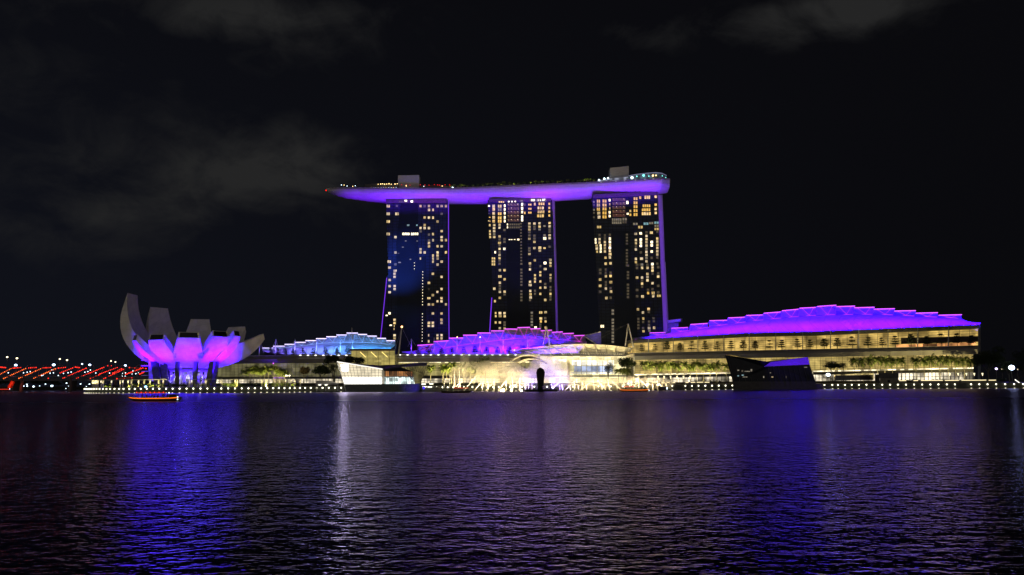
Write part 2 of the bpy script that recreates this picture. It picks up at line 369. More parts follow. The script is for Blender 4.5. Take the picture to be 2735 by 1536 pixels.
def put_windows(t, Y, wins):
    "wins: (px, py, w_px, h_px, kind); the hundred largest as parts, the rest in one"
    split = []
    for (px, py, w, h, k) in wins:          # wide rooms have several panes
        n = 1 if (w < 9.2 or k in 'r') else max(2, round(w / 5.6))
        for i in range(n): split.append((px - w / 2 + w * (i + .5) / n, py, w / n * (.86 if n > 1 else 1), h, k))
        if k == 'r':
            for i in range(4): split.append((px - w / 2 + w * (i + .5) / 4 - 1.5, py - h * .18, 1.7, 1.9, 'b' if i % 2 else 'w')); split.append((px - w / 2 + w * (i + .5) / 4, py + h * .15, 1.3, 1.5, 'o'))
    wins = split
    wins = sorted(wins, key=lambda w: -w[2] * w[3] * (3 if w[4] not in 'd' else 1))
    o0 = Vector(t.location); rest = MB(); idx = []; keys = sorted(WIN)
    for i, (px, py, w, h, k) in enumerate(wins):
        c = P(px, py, Y); s = Y / F; w, h = w * .9, h * .9
        if i < 97:
            o = bpy.data.objects.new('window', UNIT[k]); COL.objects.link(o); o.parent = t; o.location = c - o0; o.scale = (w * s, 1, h * s)
        else: rest.box(c, (w * s, .3, h * s)); idx += [keys.index(k)] * 6
    if rest.v:
        ro = tag(rest.build('window', [WIN[k] for k in keys], t), kind='stuff'); ro.data.polygons.foreach_set('material_index', idx)
def hotel_tower(label, Y, left, right, ys, back_right, recess, crown, wins, thick=24):
    c = P((left[-1] + right[-1]) / 2, ys[-1], Y)
    t = thing('hotel_tower', label, 'hotel tower', (c.x, Y + thick / 2, LAND))
    fl = [P(x, y, Y) for x, y in zip(left, ys)]; fr = [P(x, y, Y) for x, y in zip(right, ys)]
    bl = [q + Vector((3, thick, 0)) for q in fl]; brr = [P(x, y, Y + thick) for x, y in zip(back_right, ys)]
    for q in (fl, fr, bl, brr): q[-1].z = LAND - .5
    m = MB()
    m.grid([[l, r] for l, r in zip(fl, fr)]); m.grid([[l, r] for l, r in zip(bl, brr)]); m.grid([[l, r] for l, r in zip(fl, bl)]); m.face([fl[0], fr[0], brr[0], bl[0]])
    m.build('curtain_wall', FACADE, t)
    MB().grid([[l, r] for l, r in zip(fr, brr)]).build('end_wall', WHITEP, t)
    for poly in recess:
        MB().slab([P(x, y, Y - .25) for x, y in poly], (0, .22, 0)).build('glazed_recess', RECESS, t)
    x0, y0, x1, y1, kx = crown
    MB().slab([P(x0, y0, Y - .8), P(x1, y0 + kx, Y - .8), P(x1, y1 + kx, Y - .8), P(x0, y1, Y - .8)], (0, thick * .8, 0)).build('crown', paint('crown_cladding', (.055, .053, .05), .6), t)
    put_windows(t, Y - .35, wins)
    return t
def zl(ox, oy, s, rows, sw=1.0):
    "window list read off an enlarged view: (x, [y or (y,kind) or (x,y,w,h,kind)], w, h)"
    out = []
    for x, lst, w, h in rows:
        for e in lst:
            if isinstance(e, tuple):
                if len(e) == 2: out.append((ox + x * s, oy + e[0] * s, w * s, h * s, e[1]))
                else: out.append((ox + e[0] * s, oy + e[1] * s, e[2] * s, e[3] * s, e[4]))
            else: out.append((ox + x * s, oy + e * s, w * s, h * s, 'w'))
    return out
s = 190 / 1375
w1 = zl(1020, 530, s, [(122, [150, 298, 447, 688, (142, 1223, 70, 55, 'w'), (147, 1338, 56, 48, 'w')], 70, 58), (262, [(290, 145, 45, 45, 'd'), (292, 298, 74, 60, 'w'), 748, 1045, 1398, (1275, 'd')], 50, 50),
    (747, [148, 573, 985, 1043, (745, 1162, 28, 46, 'w'), (637, 'd')], 46, 50), (826, [(150, 'd'), 370, 515, 573, 1043], 48, 52), (910, [148, 222, 372, 573, 865, 925, (700, 'd'), (815, 'd')], 48, 52),
    (988, [222, 372, 690, 808, 1105, 1163, 1223], 38, 54), (1076, [148, 448, 925, 1045, 1105, 1163, 1280], 46, 52), (1155, [148, (298, 'd'), 632, 748, 808, 925, 1222], 50, 48), (1237, [148, 806, 1043], 44, 54),
    (0, [(465, 686, 145, 50, 'b'), (633, 686, 145, 52, 'b'), (508, 518, 50, 34, 'c'), (678, 518, 30, 30, 'c'), (460, 822, 36, 18, 'g'), (683, 824, 32, 18, 'g'), (405, 942, 40, 16, 'g'), (320, 1060, 34, 14, 'd'), (342, 1238, 56, 24, 'g'), (552, 1178, 34, 22, 'g')], 1, 1)])
s2 = 200 / 1412
w1 += zl(1010, 720, s2, [(216, [197, 312, 428, (213, 825, 46, 46, 'b'), (160, 865, 44, 24, 'b'), (238, 1050, 46, 24, 'b')], 52, 46), (310, [22, 78, 138, 312, 370, 948, 1008, 1240, 1298, (303, 1065, 12, 40, 'w'), (300, 1122, 14, 40, 'w')], 50, 46),
    (957, [252, (957, 540, 66, 42, 'w'), 658, 1005, 1062, (952, 1240, 22, 46, 'w'), (952, 1352, 32, 52, 'w'), (957, 370, 10, 44, 'd')], 52, 46), (1032, [80, 482, 658, 828, 1005, 1062], 48, 48), (1118, [422, 600, 1238, 1297], 40, 44),
    (1195, [138, 367, 540, 600, 830, 948, 1005, 1238, 1297], 46, 48), (1278, [658], 44, 48)])
for k in range(12): w1.append((1010 + (841 - k * .5) * s2, 720 + (42 + 56.6 * k) * s2, 1.9, 1.9, 'b'))
for k in range(10): w1.append((1010 + (835 - k * .5) * s2, 720 + (835 + 57.3 * k) * s2, 1.9, 1.9, 'b'))
for k in range(3): w1.append((1020 + 628 * s, 530 + (1245 + 58 * k) * s, 1.8, 1.8, 'b'))
CR = [(1020 + 460 * s, 530 + 47 * s, 8, 6, 'b'), (1020 + 578 * s, 530 + 58 * s, 7, 6, 'b'), (1020 + 405 * s, 530 + 62 * s, 22, 5, 'd')]
T1Y, T2Y, T3Y = 806.0, 796.0, 777.0
t1 = hotel_tower('tower of dark blue glass beside the museum, with few lit rooms', T1Y, [1032, 1035, 1037, 1040, 1044], [1196.5, 1197, 1197.5, 1198.5, 1200], [541, 660, 740, 880, 1018], [1197.5, 1198, 1198.5, 1199.5, 1201],
    [[(1071, 542), (1117, 542), (1117, 686), (1060, 686), (1060, 630)], [(1060, 686.5), (1138, 686.5), (1140, 960), (1059, 960)]], (1031, 531, 1193, 542, -.5), w1)
put_windows(t1, T1Y - 1.1, CR)
s = 195 / 1411
w2 = zl(1295, 510, s, [(90, [(80, 290, 40, 32, 'b'), (85, 378, 28, 24, 'd'), (82, 435, 36, 14, 'd'), (93, 510, 32, 18, 'o'), (92, 585, 38, 36, 'r'), (95, 663, 34, 48, 'w'), (98, 778, 36, 46, 'w'), (99, 835, 36, 46, 'w'), (102, 892, 38, 46, 'w')], 1, 1),
    (170, [295, (355, 'o'), (432, 'w'), (510, 'o'), (585, 'o')], 56, 62), (180, [660, 720, 778, (832, 'g'), 890], 52, 46), (288, [295, (362, 'g'), (440, 'o'), (520, 'o'), (585, 'o')], 78, 60), (284, [652, 710, 880, 1120, (1182, 'd'), 1237, 1298, (283, 1005, 62, 46, 'w'), (935, 'd'), (1050, 'd'), (1345, 'd'), (1408, 'd')], 46, 46),
    (384, [(285, 'b'), (355, 'b'), (430, 'b'), (510, 'b'), (582, 'b')], 34, 56), (378, [(1120, 'b'), (755, 'd'), (930, 'd'), (985, 'd')], 52, 48),
    (720, [(258, 'b'), (335, 'b'), (408, 'b'), (500, 'b'), (560, 'b')], 42, 60), (772, [(265, 'd'), (425, 'o')], 30, 50), (0, [(497, 940, 84, 14, 'b'), (575, 938, 34, 14, 'b'), (645, 940, 46, 34, 'b'), (200, 1185, 32, 46, 'b')], 1, 1),
    (870, [(265, 'o'), (345, 'o'), (420, 'o')], 68, 38), (861, [630, 690, 747, (800, 'd'), (860, 'd'), 925, 1220, (1108, 'd'), (1155, 'd'), (870, 1400, 48, 46, 'w')], 52, 44), (958, [(965, 255, 36, 60, 'o'), 630, 985, 1105, (965, 1340, 48, 50, 'w'), (865, 'd'), (920, 'd'), (690, 'd'), (735, 'd')], 52, 46),
    (1057, [628, 688, (745, 'g'), (1062, 1100, 64, 58, 'w'), (1062, 1155, 54, 46, 'w')], 50, 46), (1152, [(680, 'g'), (855, 'g'), (1157, 918, 64, 60, 'b'), 1105, (1163, 1395, 56, 54, 'b')], 52, 36), (1245, [(250, 'o'), (328, 'o'), (400, 'o'), (475, 'o')], 36, 46),
    (1252, [(620, 'w'), 685, 858, 915, (745, 'd'), (790, 'd'), (1265, 1330, 54, 46, 'w'), (1268, 1385, 50, 42, 'w'), (1078, 'd')], 52, 46), (166, [1305, 1362, 1420], 74, 46),
    (1065, [(1095, 250, 124, 52, 'o'), (1078, 330, 128, 56, 'o'), (1085, 405, 140, 58, 'o'), (1075, 482, 140, 60, 'o')], 1, 1)])
for y in (262, 335, 408, 482, 560):
    w2.append((1295 + 555 * s, 510 + (y + 6) * s, 250 * s, 66 * s, 'r'))
for y in (648, 705): w2 += [(1295 + 555 * s, 510 + y * s, 250 * s, 40 * s, 'd'), (1295 + 437 * s, 510 + y * s, 22 * s, 40 * s, 'b')]
for k in range(14): w2.append((1295 + (697 + k * .6) * s, 510 + (632 + 59.6 * k) * s, 38 * s, 30 * s, 'd'))
w2 += zl(1295, 700, s, [(290, [157, (290, 278, 72, 50, 'w'), 398, (458, 'd'), (515, 'd'), 575, 692, (293, 988, 62, 52, 'w'), (295, 1045, 62, 46, 'w'), 1168, 1280], 48, 48), (381, [157, 333, 572, (625, 'd'), 988, 1047, (1168, 'd'), (1220, 'd'), 1285], 50, 48),
    (190, [(183, 515, 52, 50, 'w'), (195, 755, 40, 48, 'w'), (208, 985, 34, 44, 'w'), (211, 1045, 36, 48, 'w'), (208, 1168, 38, 48, 'w')], 1, 1), (706, [(y, 'd') for y in (35, 145, 205, 268, 325, 383, 442, 562, 622, 682, 740)], 46, 40),
    (873, [28, 143, 380, (875, 443, 64, 52, 'w'), (878, 560, 44, 50, 'w'), (882, 625, 50, 48, 'w'), (884, 685, 54, 50, 'w'), (80, 'd'), (735, 'd')], 46, 46), (908, [(978, 'g'), (1097, 'g'), (1157, 'g'), (1217, 'g'), (1040, 'd')], 48, 44),
    (969, [255, 320, 378, (980, 1262, 50, 36, 'b'), (555, 'd'), (615, 'd')], 40, 46), (1072, [195, 255, 375, 497, 615, (1080, 975, 68, 50, 'w'), (1082, 1090, 60, 48, 'w'), (1083, 1148, 40, 48, 'o'), (80, 'd'), (1205, 'd'), (1260, 'd')], 42, 46),
    (1167, [20, (1165, 135, 62, 46, 'w'), 492, 732, (1173, 970, 58, 48, 'w'), (1175, 1147, 42, 44, 'w'), (1172, 1268, 34, 48, 'w'), (425, 'd'), (1085, 'd')], 50, 50), (1268, [20, 75, 250, 313, 615, (365, 'd'), (485, 'd'), (545, 'd'), (665, 'd'), (725, 'd')], 44, 46)])
t2 = hotel_tower('middle tower behind the purple arched roof, with a lit crown', T2Y, [1303, 1309, 1313, 1317, 1322], [1475, 1479, 1481, 1485, 1488], [535, 640, 720, 880, 1018], [1482, 1484.5, 1487, 1490.5, 1494],
    [[(1353, 614), (1408, 614), (1410, 700), (1352, 700)], [(1352, 700.5), (1412, 700.5), (1413, 960), (1357, 960)]], (1306, 531, 1472, 540, -3), w2)
s_ = 195 / 1411
put_windows(t2, T2Y - 1.1, [(1295 + 1030 * s_, 510 + 182 * s_, 45, 6, 'g'), (1295 + 930 * s_, 510 + 178 * s_, 10, 6, 'b'), (1295 + 1050 * s_, 510 + 178 * s_, 11, 5.5, 'b'), (1295 + 1140 * s_, 510 + 174 * s_, 10, 6, 'b'), (1295 + 708 * s_, 510 + 192 * s_, 9, 5, 'g'), (1295 + 320 * s_, 510 + 212 * s_, 16, 4, 'o'), (1295 + 462 * s_, 510 + 206 * s_, 4, 4, 'b'), (1295 + 525 * s_, 510 + 206 * s_, 4, 4, 'b'), (1295 + 588 * s_, 510 + 204 * s_, 4, 4, 'b')])
s = 230 / 1548
w3 = zl(1570, 495, s, [(110, [(298, 'g'), (355, 'd'), (440, 'g'), (497, 'd'), (575, 'd')], 34, 38), (190, [(285, 'o'), 355, (430, 'o'), (197, 500, 60, 56, 'w'), (202, 572, 54, 58, 'w')], 62, 60), (300, [(y, 'o') for y in (283, 355, 425, 497, 568)], 80, 58), (392, [(268, 'b'), (395, 340, 24, 46, 'w'), (395, 412, 22, 46, 'w'), (485, 'b'), (552, 'b')], 36, 50),
    (0, [(520, 615, 178, 50, 'g'), (662, 608, 88, 50, 'g'), (520, 672, 178, 50, 'g'), (662, 662, 88, 48, 'd'), (710, 308, 44, 62, 'b'), (718, 512, 42, 36, 'b'), (765, 462, 34, 46, 'w'), (765, 530, 34, 46, 'o'), (942, 222, 38, 50, 'o'), (1070, 215, 108, 66, 'o'), (203, 750, 84, 48, 'w'), (855, 695, 92, 46, 'g'), (945, 752, 90, 50, 'w'), (1046, 690, 94, 46, 'c'), (1138, 680, 84, 44, 'g'), (1235, 672, 86, 44, 'c'), (1237, 728, 84, 44, 'g'), (1238, 785, 86, 44, 'w'), (560, 172, 240, 36, 'o')], 1, 1),
    (858, [(y, 'o') for y in (240, 315, 385, 455, 527)], 76, 56), (1050, [(1055, 368, 144, 54, 'o'), (1048, 440, 160, 56, 'o'), (1050, 510, 168, 58, 'o')], 1, 1), (1220, [(205, 'o'), (350, 'o'), (425, 'o'), (497, 'o')], 44, 48),
    (142, [(140, 975, 30, 50, 'b'), (142, 1030, 32, 46, 'b'), (160, 1085, 48, 48, 'w'), (162, 1137, 46, 46, 'w'), (167, 1193, 36, 46, 'w')], 1, 1), (210, [970, 1030, (230, 1082, 36, 50, 'b'), (232, 1137, 36, 48, 'b'), (232, 1192, 36, 46, 'b'), (895, 'd')], 42, 48),
    (307, [1020, 1075, 1130, 1190, (318, 1300, 42, 48, 'w'), (320, 1410, 44, 48, 'w'), (900, 'd'), (955, 'd')], 42, 48), (397, [(958, 'b'), (1015, 'b'), 1070, (1125, 'b'), 1180, (400, 1238, 60, 52, 'w'), 1297, (403, 1402, 40, 44, 'w'), (890, 'd')], 42, 50), (703, [(y, 'd') for y in (885, 940, 995, 1050, 1165, 1222, 1278, 1335, 1390, 1440)], 44, 38),
    (864, [(860, 870, 54, 50, 'w'), 985, 1040, 1152, 1322, 1380, (1098, 'd')], 42, 48), (953, [(950, 865, 52, 50, 'b'), (975, 'b'), (1032, 'b'), (1088, 'b'), (966, 1318, 60, 50, 'w'), (1425, 'd'), (1205, 'd')], 46, 48), (1055, [912, 970, 1025, 1082, (1140, 'g'), 1197, 1252, (1308, 'g'), 1367, (845, 'd')], 44, 46),
    (1148, [(1142, 850, 58, 50, 'w'), (1020, 'b'), (1078, 'b'), (1192, 'b'), (1160, 1415, 46, 50, 'b'), (1305, 'd')], 46, 50), (1249, [957, 1013, 1070, 1127, 1185, 1245, (1300, 'd'), (835, 'd'), (1410, 'd')], 44, 48)])
for y in (258, 328, 398, 470, 540): w3.append((1570 + 560 * s, 495 + y * s, 262 * s, 62 * s, 'r'))
s3 = 260 / 1636
w3 += zl(1570, 700, s3, [(303, [28, 238, 447, (313, 605, 48, 48, 'w'), (125, 'd'), (340, 'd'), (390, 'd'), (180, 'd')], 40, 46), (383, [20, 235, (387, 338, 55, 48, 'w'), (390, 497, 45, 48, 'w'), (180, 'd'), (600, 'd'), (440, 'd')], 42, 46), (207, [293, 400, (500, 'd'), (185, 'd'), (130, 'd')], 48, 46), (0, [(243, 1080, 62, 50, 'b')], 1, 1),
    (675, [(y, 'd') for y in (60, 170, 220, 272, 380, 435, 485, 538, 590)], 44, 40), (420, [(y, 'g') for y in (815, 868, 970, 1022, 1078, 1130, 1185, 1240, 1290, 1342)], 44, 40), (828, [262, (842, 795, 44, 46, 'w'), (45, 'd'), (100, 'd'), (470, 'd'), (575, 'd'), (850, 955, 40, 40, 'd'), (850, 1005, 40, 40, 'd'), (850, 1060, 40, 40, 'd'), (850, 1112, 40, 40, 'd')], 48, 46),
    (912, [(45, 'g'), 98, 260, 362, (920, 580, 50, 50, 'w'), (927, 848, 42, 46, 'w'), (932, 950, 36, 46, 'w'), (936, 1163, 40, 40, 'w'), (310, 'd'), (415, 'd'), (930, 1008, 40, 40, 'd'), (930, 1110, 40, 40, 'd')], 40, 46), (1003, [98, 200, 253, 308, (1013, 520, 38, 46, 'o'), (1022, 790, 46, 46, 'o'), (1030, 1110, 46, 46, 'w'), (45, 'd'), (1012, 465, 42, 40, 'd'), (1025, 840, 42, 40, 'd'), (1028, 1000, 42, 40, 'd'), (1028, 1055, 42, 40, 'd'), (1035, 1158, 40, 30, 'g')], 44, 46),
    (1087, [38, 90, 143, 355, (1097, 520, 58, 50, 'w'), (1100, 573, 42, 46, 'w'), (1115, 1105, 42, 48, 'w'), (195, 'd'), (455, 'd'), (1105, 945, 42, 40, 'd'), (1110, 995, 42, 40, 'd')], 42, 46), (1183, [243, (1195, 568, 70, 44, 'w'), (85, 'd'), (190, 'd'), (400, 'd'), (510, 'd')], 46, 46)])
t3 = hotel_tower('tower under the roof deck restaurant, with a violet lit end wall', T3Y, [1581, 1587, 1592, 1601, 1607], [1757, 1761, 1764, 1772, 1778], [520, 620, 700, 880, 1016], [1769.5, 1773, 1776, 1784.5, 1790],
    [[(1632, 616), (1680, 616), (1682, 700), (1638, 700)], [(1638, 700.5), (1693, 700.5), (1703, 960), (1645, 960)]], (1584, 519, 1756, 529, -8), w3)
# lamps along the edges of the towers, splayed rear legs
def edge_light(t, pts, Y, r=.42, mat=LEDP): MB().path([P(x, y, Y) for x, y in pts], r, 5).build('edge_light', mat, t)
edge_light(t1, [(1198, 535), (1198, 740), (1199.5, 915)], T1Y - .9, .38)
edge_light(t1, [(1033, 742), (1024, 830), (1016, 908)], T1Y + 6)
MB().hexa([P(1034, 735, T1Y + 7), P(1060, 735, T1Y + 7), P(1060, 1010, T1Y + 7), P(1008, 1010, T1Y + 7)], [P(1035, 735, T1Y + 26), P(1060, 735, T1Y + 26), P(1060, 1010, T1Y + 34), P(1010, 1010, T1Y + 34)]).build('rear_leg', FACADE, t1)
edge_light(t2, [(1313.5, 795), (1310, 850), (1307, 905)], T2Y + 6, .5)
MB().hexa([P(1314, 785, T2Y + 7), P(1340, 785, T2Y + 7), P(1340, 1010, T2Y + 7), P(1301, 1010, T2Y + 7)], [P(1315, 785, T2Y + 26), P(1340, 785, T2Y + 26), P(1340, 1010, T2Y + 34), P(1303, 1010, T2Y + 34)]).build('rear_leg', FACADE, t2)
MB().hexa([P(1764, 700, T3Y + 25), P(1777, 700, T3Y + 25), P(1789, 1010, T3Y + 25), P(1770, 1010, T3Y + 25)], [P(1764, 700, T3Y + 40), P(1777, 700, T3Y + 40), P(1794, 1010, T3Y + 44), P(1770, 1010, T3Y + 44)]).build('rear_leg', WHITEP, t3)
# violet floodlight on the end walls
for (xa, ya, xb, yb, Y, e) in ((1487, 545, 1500, 960, T2Y, 9000), (1778, 530, 1798, 960, T3Y, 16000)):
    a, b = P(xa, ya, Y + 4) + Vector((9, 0, 0)), P(xb, yb, Y + 4) + Vector((9, 0, 0))
    strip(a, b, (-1, .55, 0), (.15, .018, .70), e, 1.0)
# low canopy building at the foot of the third tower
e = thing('entrance_canopy', 'grey flat canopy block at the foot of the tower with the violet wall', 'canopy', P(1800, 1005, T3Y + 20))
MB().hexa([P(1779, 856, T3Y + 20), P(1819, 851, T3Y + 20), P(1818, 858, T3Y + 20), P(1779, 864, T3Y + 20)], [P(1779, 856, T3Y + 36), P(1823, 851, T3Y + 36), P(1822, 861, T3Y + 36), P(1779, 866, T3Y + 36)]).build('roof_slab', CONCRETE, e)
MB().hexa([P(1779, 864.5, T3Y + 22), P(1812, 861, T3Y + 22), P(1812, 1010, T3Y + 22), P(1779, 1010, T3Y + 22)], [P(1779, 864.5, T3Y + 34), P(1812, 861, T3Y + 34), P(1812, 1010, T3Y + 34), P(1779, 1010, T3Y + 34)]).build('wall', paint('grey_wall', (.2, .2, .21), .7), e)
# blue floodlight on the glass of the first tower
q = P(1075, 705, T1Y); spot(q + Vector((-40, -150, -60)), q, (.05, .15, 1.0), 3600000, 26, .9, 3)
q = P(1140, 610, T1Y); spot(q + Vector((30, -180, -100)), q, (.07, .12, 1.0), 900000, 32, .9, 3)
q = P(1390, 660, T2Y); spot(q + Vector((10, -180, -100)), q, (.13, .08, 1.0), 600000, 32, .9, 3)

# ------------------------------------------------------------------ the long roof deck across the towers
ZT = P(1196, 506.5, 800).z
TOP = [(872, 507), (880, 506.3), (895, 505.5), (916, 505), (970, 505), (1028, 505.6), (1110, 506.2), (1196, 506.5), (1280, 503), (1330, 500.8), (1400, 497.6), (1477, 494.5), (1594, 489.5), (1690, 484), (1768, 479)]
BOT = [(872, 512), (880, 517), (895, 523), (916, 528.5), (970, 536), (1028, 541.5), (1110, 543), (1196, 543), (1280, 543.5), (1330, 542), (1400, 539.5), (1477, 536), (1594, 529), (1690, 522.5), (1768, 516.5)]
sp = thing('roof_deck', 'long boat shaped roof deck lit violet, lying across three towers', 'roof deck', (P(1330, 500, 800).x, 800, ZT - 14))
rows = []; deck_f = []; deck_b = []
for (px, yt), (_, yb) in zip(TOP, BOT):
    a = PZ(px, yt, ZT); half = 19.0 * min(1, math.sqrt(max(0.02, (px - 868) / 110)))
    k = P(px, yb, a.y + half); r = []
    for i in range(9):
        t = i / 8 * math.pi; cy = a.y + half; r.append(Vector((a.x, cy - half * math.cos(t), ZT - (ZT - k.z) * math.sin(t) ** .8)))
    rows.append(r); deck_f.append(r[0]); deck_b.append(r[-1])
HULL = panels('hull_cladding', (.34, .34, .35), (5.5, 2.0), .10, .7)
hb = MB().grid(rows); hb.face(rows[0][::-1])
# blunt stern: grey rounded bulkhead
st = rows[-1]; st2 = [q + Vector((9.5, 0, 0 if 0 < i < 8 else 0)) for i, q in enumerate(st)]
st2 = [Vector((lerp(q.x, q.x, 0), lerp(q.y, st[4].y, .22), lerp(q.z, ZT, .10))) for q in st2]
hb.build('hull', HULL, sp, smooth=True)
sb = MB().grid([st, st2]); sb.face(st2); sb.build('stern', paint('stern_cladding', (.30, .30, .32), .5), sp)
MB().hexa([deck_f[0], deck_b[0], deck_b[0] + Vector((0, 0, 1.6)), deck_f[0] + Vector((0, 0, 1.6))], [deck_f[1], deck_b[1], deck_b[1] + Vector((0, 0, 1.6)), deck_f[1] + Vector((0, 0, 1.6))]).build('bow', HULL, sp)
db = MB()
for i in range(1, len(deck_f) - 1):
    z = Vector((0, 0, 1.9)); db.hexa([deck_f[i], deck_b[i], deck_b[i] + z, deck_f[i] + z], [deck_f[i + 1], deck_b[i + 1], deck_b[i + 1] + z, deck_f[i + 1] + z])
a, b = deck_f[-1], deck_b[-1]; db.hexa([a, b, b + z, a + z], [st2[0], st2[-1], st2[-1] + z, st2[0] + z])
db.build('parapet', paint('parapet_cladding', (.17, .16, .17), .6), sp)
DZ = ZT + 1.9
def deckP(px, back=6):
    yt = interp(TOP, px); a = PZ(px, yt, ZT); return Vector((a.x, a.y + back, DZ))
def on_deck(px, py, back=9):
    a = deckP(px, back); return P(px, py, a.y)
def deck_box(name, pts, back, depth, mat):
    Y = deckP(pts[0][0], back).y; MB().slab([P(x, y, Y) for x, y in pts], (0, depth, 0)).build(name, mat, sp)
LIFT = paint('lift_house', (.40, .39, .42), .7, var=.08)
deck_box('lift_house', [(1063, 468.5), (1119.5, 467.5), (1119.5, 503), (1063, 503)], 12, 12, LIFT)
deck_box('lift_house', [(1629.5, 448.5), (1679.5, 443.5), (1679.5, 486), (1629.5, 488)], 12, 12, LIFT)
# restaurants and bars on the deck
deck_box('bar_pavilion', [(976, 492.5), (1010, 490), (1062, 490), (1062, 504), (972, 504)], 8, 14, paint('bar_wall', (.06, .055, .06), .6))
deck_box('bar_pavilion', [(1120, 496), (1176, 494.5), (1202, 498), (1202, 505), (1120, 505)], 9, 12, paint('bar_wall', (.06, .055, .06), .6))
deck_box('club_floor', [(1595, 482.5), (1630, 477), (1678, 472), (1678, 484), (1595, 489)], 8, 16, lit_glass('club_glass', lin(190, 195, 225), .35, (2.5, 9, 2.2), .8, False))
rp = [on_deck(1679, 470, 7), on_deck(1700, 466, 7), on_deck(1730, 462.5, 7), on_deck(1752, 461, 7), on_deck(1768, 463, 9), on_deck(1780, 469, 14)]
gl = MB(); lo = [Vector((q.x, q.y, DZ)) for q in rp]; gl.grid([lo, rp]); gl.grid([rp, [q + Vector((0, 14, 0)) for q in rp]])
gl.build('restaurant_glass', lit_glass('restaurant_glow', lin(120, 150, 175), .16, (3.2, 9, 2.6), .9, False, 1.2), sp)
MB().path(rp, .45, 5).build('restaurant_roof_edge', glow('roof_edge_glow', lin(150, 150, 190), .5), sp)
WARMB = glow('warm_bulb', lin(255, 215, 140), 4.0); REDB = glow('red_bulb', lin(255, 20, 10), 2.2); COOLB = glow('cool_bulb', lin(215, 240, 255), 4.0); CYANB = glow('cyan_bulb', lin(120, 240, 230), 2.5)
def deck_lamp(px, py, r, mat, back=5):
    MB().ball(on_deck(px, py, back), r, 6, 4).build('deck_lamp', mat, sp)
for i, x in enumerate((1010, 1017, 1022, 1027, 1033, 1039, 1045, 1055, 1061)): deck_lamp(x, 492.3 - (i % 3) * .7, .45 + .12 * (i % 2), WARMB)
for i, x in enumerate((991, 998, 1004, 1011, 1018, 1025, 1031, 1038, 1045, 1051, 1058)): deck_lamp(x, 501.5, .4, COOLB if i % 3 else WARMB)
for i, (x, y) in enumerate(((912, 494), (919, 494.5), (927, 497), (942, 498), (949, 496), (950, 508.5))): deck_lamp(x, y, .42, WARMB if i % 2 else COOLB)
for i, x in enumerate((1073, 1085, 1095, 1123, 1135, 1146, 1160, 1169, 1174, 1189, 1201)): deck_lamp(x, 493.5 + (i % 3) * .6, .38, REDB)
for x, y, r, mt in ((1085, 496.5, .6, WARMB), (1132, 497.8, .4, COOLB), (1181, 497, .5, WARMB), (1209, 501.5, 1.0, COOLB), (1230, 502.5, .4, WARMB), (1274, 501.5, .5, COOLB), (1320, 500, .55, WARMB), (1328, 500.2, .5, COOLB), (1380, 497, .7, WARMB), (1425, 496, .6, WARMB), (1476, 494.5, .6, COOLB), (1600, 481, 1.0, COOLB), (1614, 477.5, 1.2, COOLB), (1624, 476, 1.0, COOLB), (1688, 474.5, 1.5, COOLB), (1719, 468.5, 1.3, CYANB), (1744, 469, 1.0, WARMB), (1752, 468.5, .7, WARMB), (1701, 471, .7, CYANB), (1733, 470.5, .6, CYANB), (1769, 470, .5, CYANB), (1778, 474, .45, CYANB), (1782, 481, .4, COOLB)): deck_lamp(x, y, r, mt)
MB().tube(on_deck(1379, 497.3, 4), on_deck(1427, 495.6, 4), .5, .5, 5).build('pool_edge_light', glow('pool_edge_glow', lin(200, 185, 150), .8), sp)
MB().tube(on_deck(1216, 502.5, 4), on_deck(1262, 502, 4), .28, .28, 5).build('pool_edge_light', glow('pool_edge_glow', lin(200, 185, 150), .8), sp)
MB().ball(P(871, 508.5, rows[0][4].y), .75, 6, 4).build('beacon', REDB, sp)
for x in (1605, 1645, 1668, 1697, 1722, 1745): MB().ball(P(x, interp(TOP, x) - 2.5, deckP(x, -.4).y), .42, 6, 4, (2.2, 1, .7)).build('parapet_lamp', glow('parapet_glow', lin(190, 180, 190), .9), sp)
# violet floodlights washing the underside
pts = [(905, 600), (1000, 600), (1100, 598), (1200, 600), (1300, 600), (1400, 597), (1500, 592), (1600, 585), (1700, 577), (1775, 570)]
for i in range(len(pts) - 1):
    a, b = P(pts[i][0], pts[i][1] - 25, deckP(pts[i][0], -16).y), P(pts[i + 1][0], pts[i + 1][1] - 25, deckP(pts[i + 1][0], -16).y)
    strip(a, b, (0, .74, .70), (.26, .004, 1.0) if i in (2, 5) else (.16, .002, 1.0), 10500 * (.7, 1.1, .9, 1.15, .85, 1.2, .95, 1.1, .8)[i], 1.5, 62)

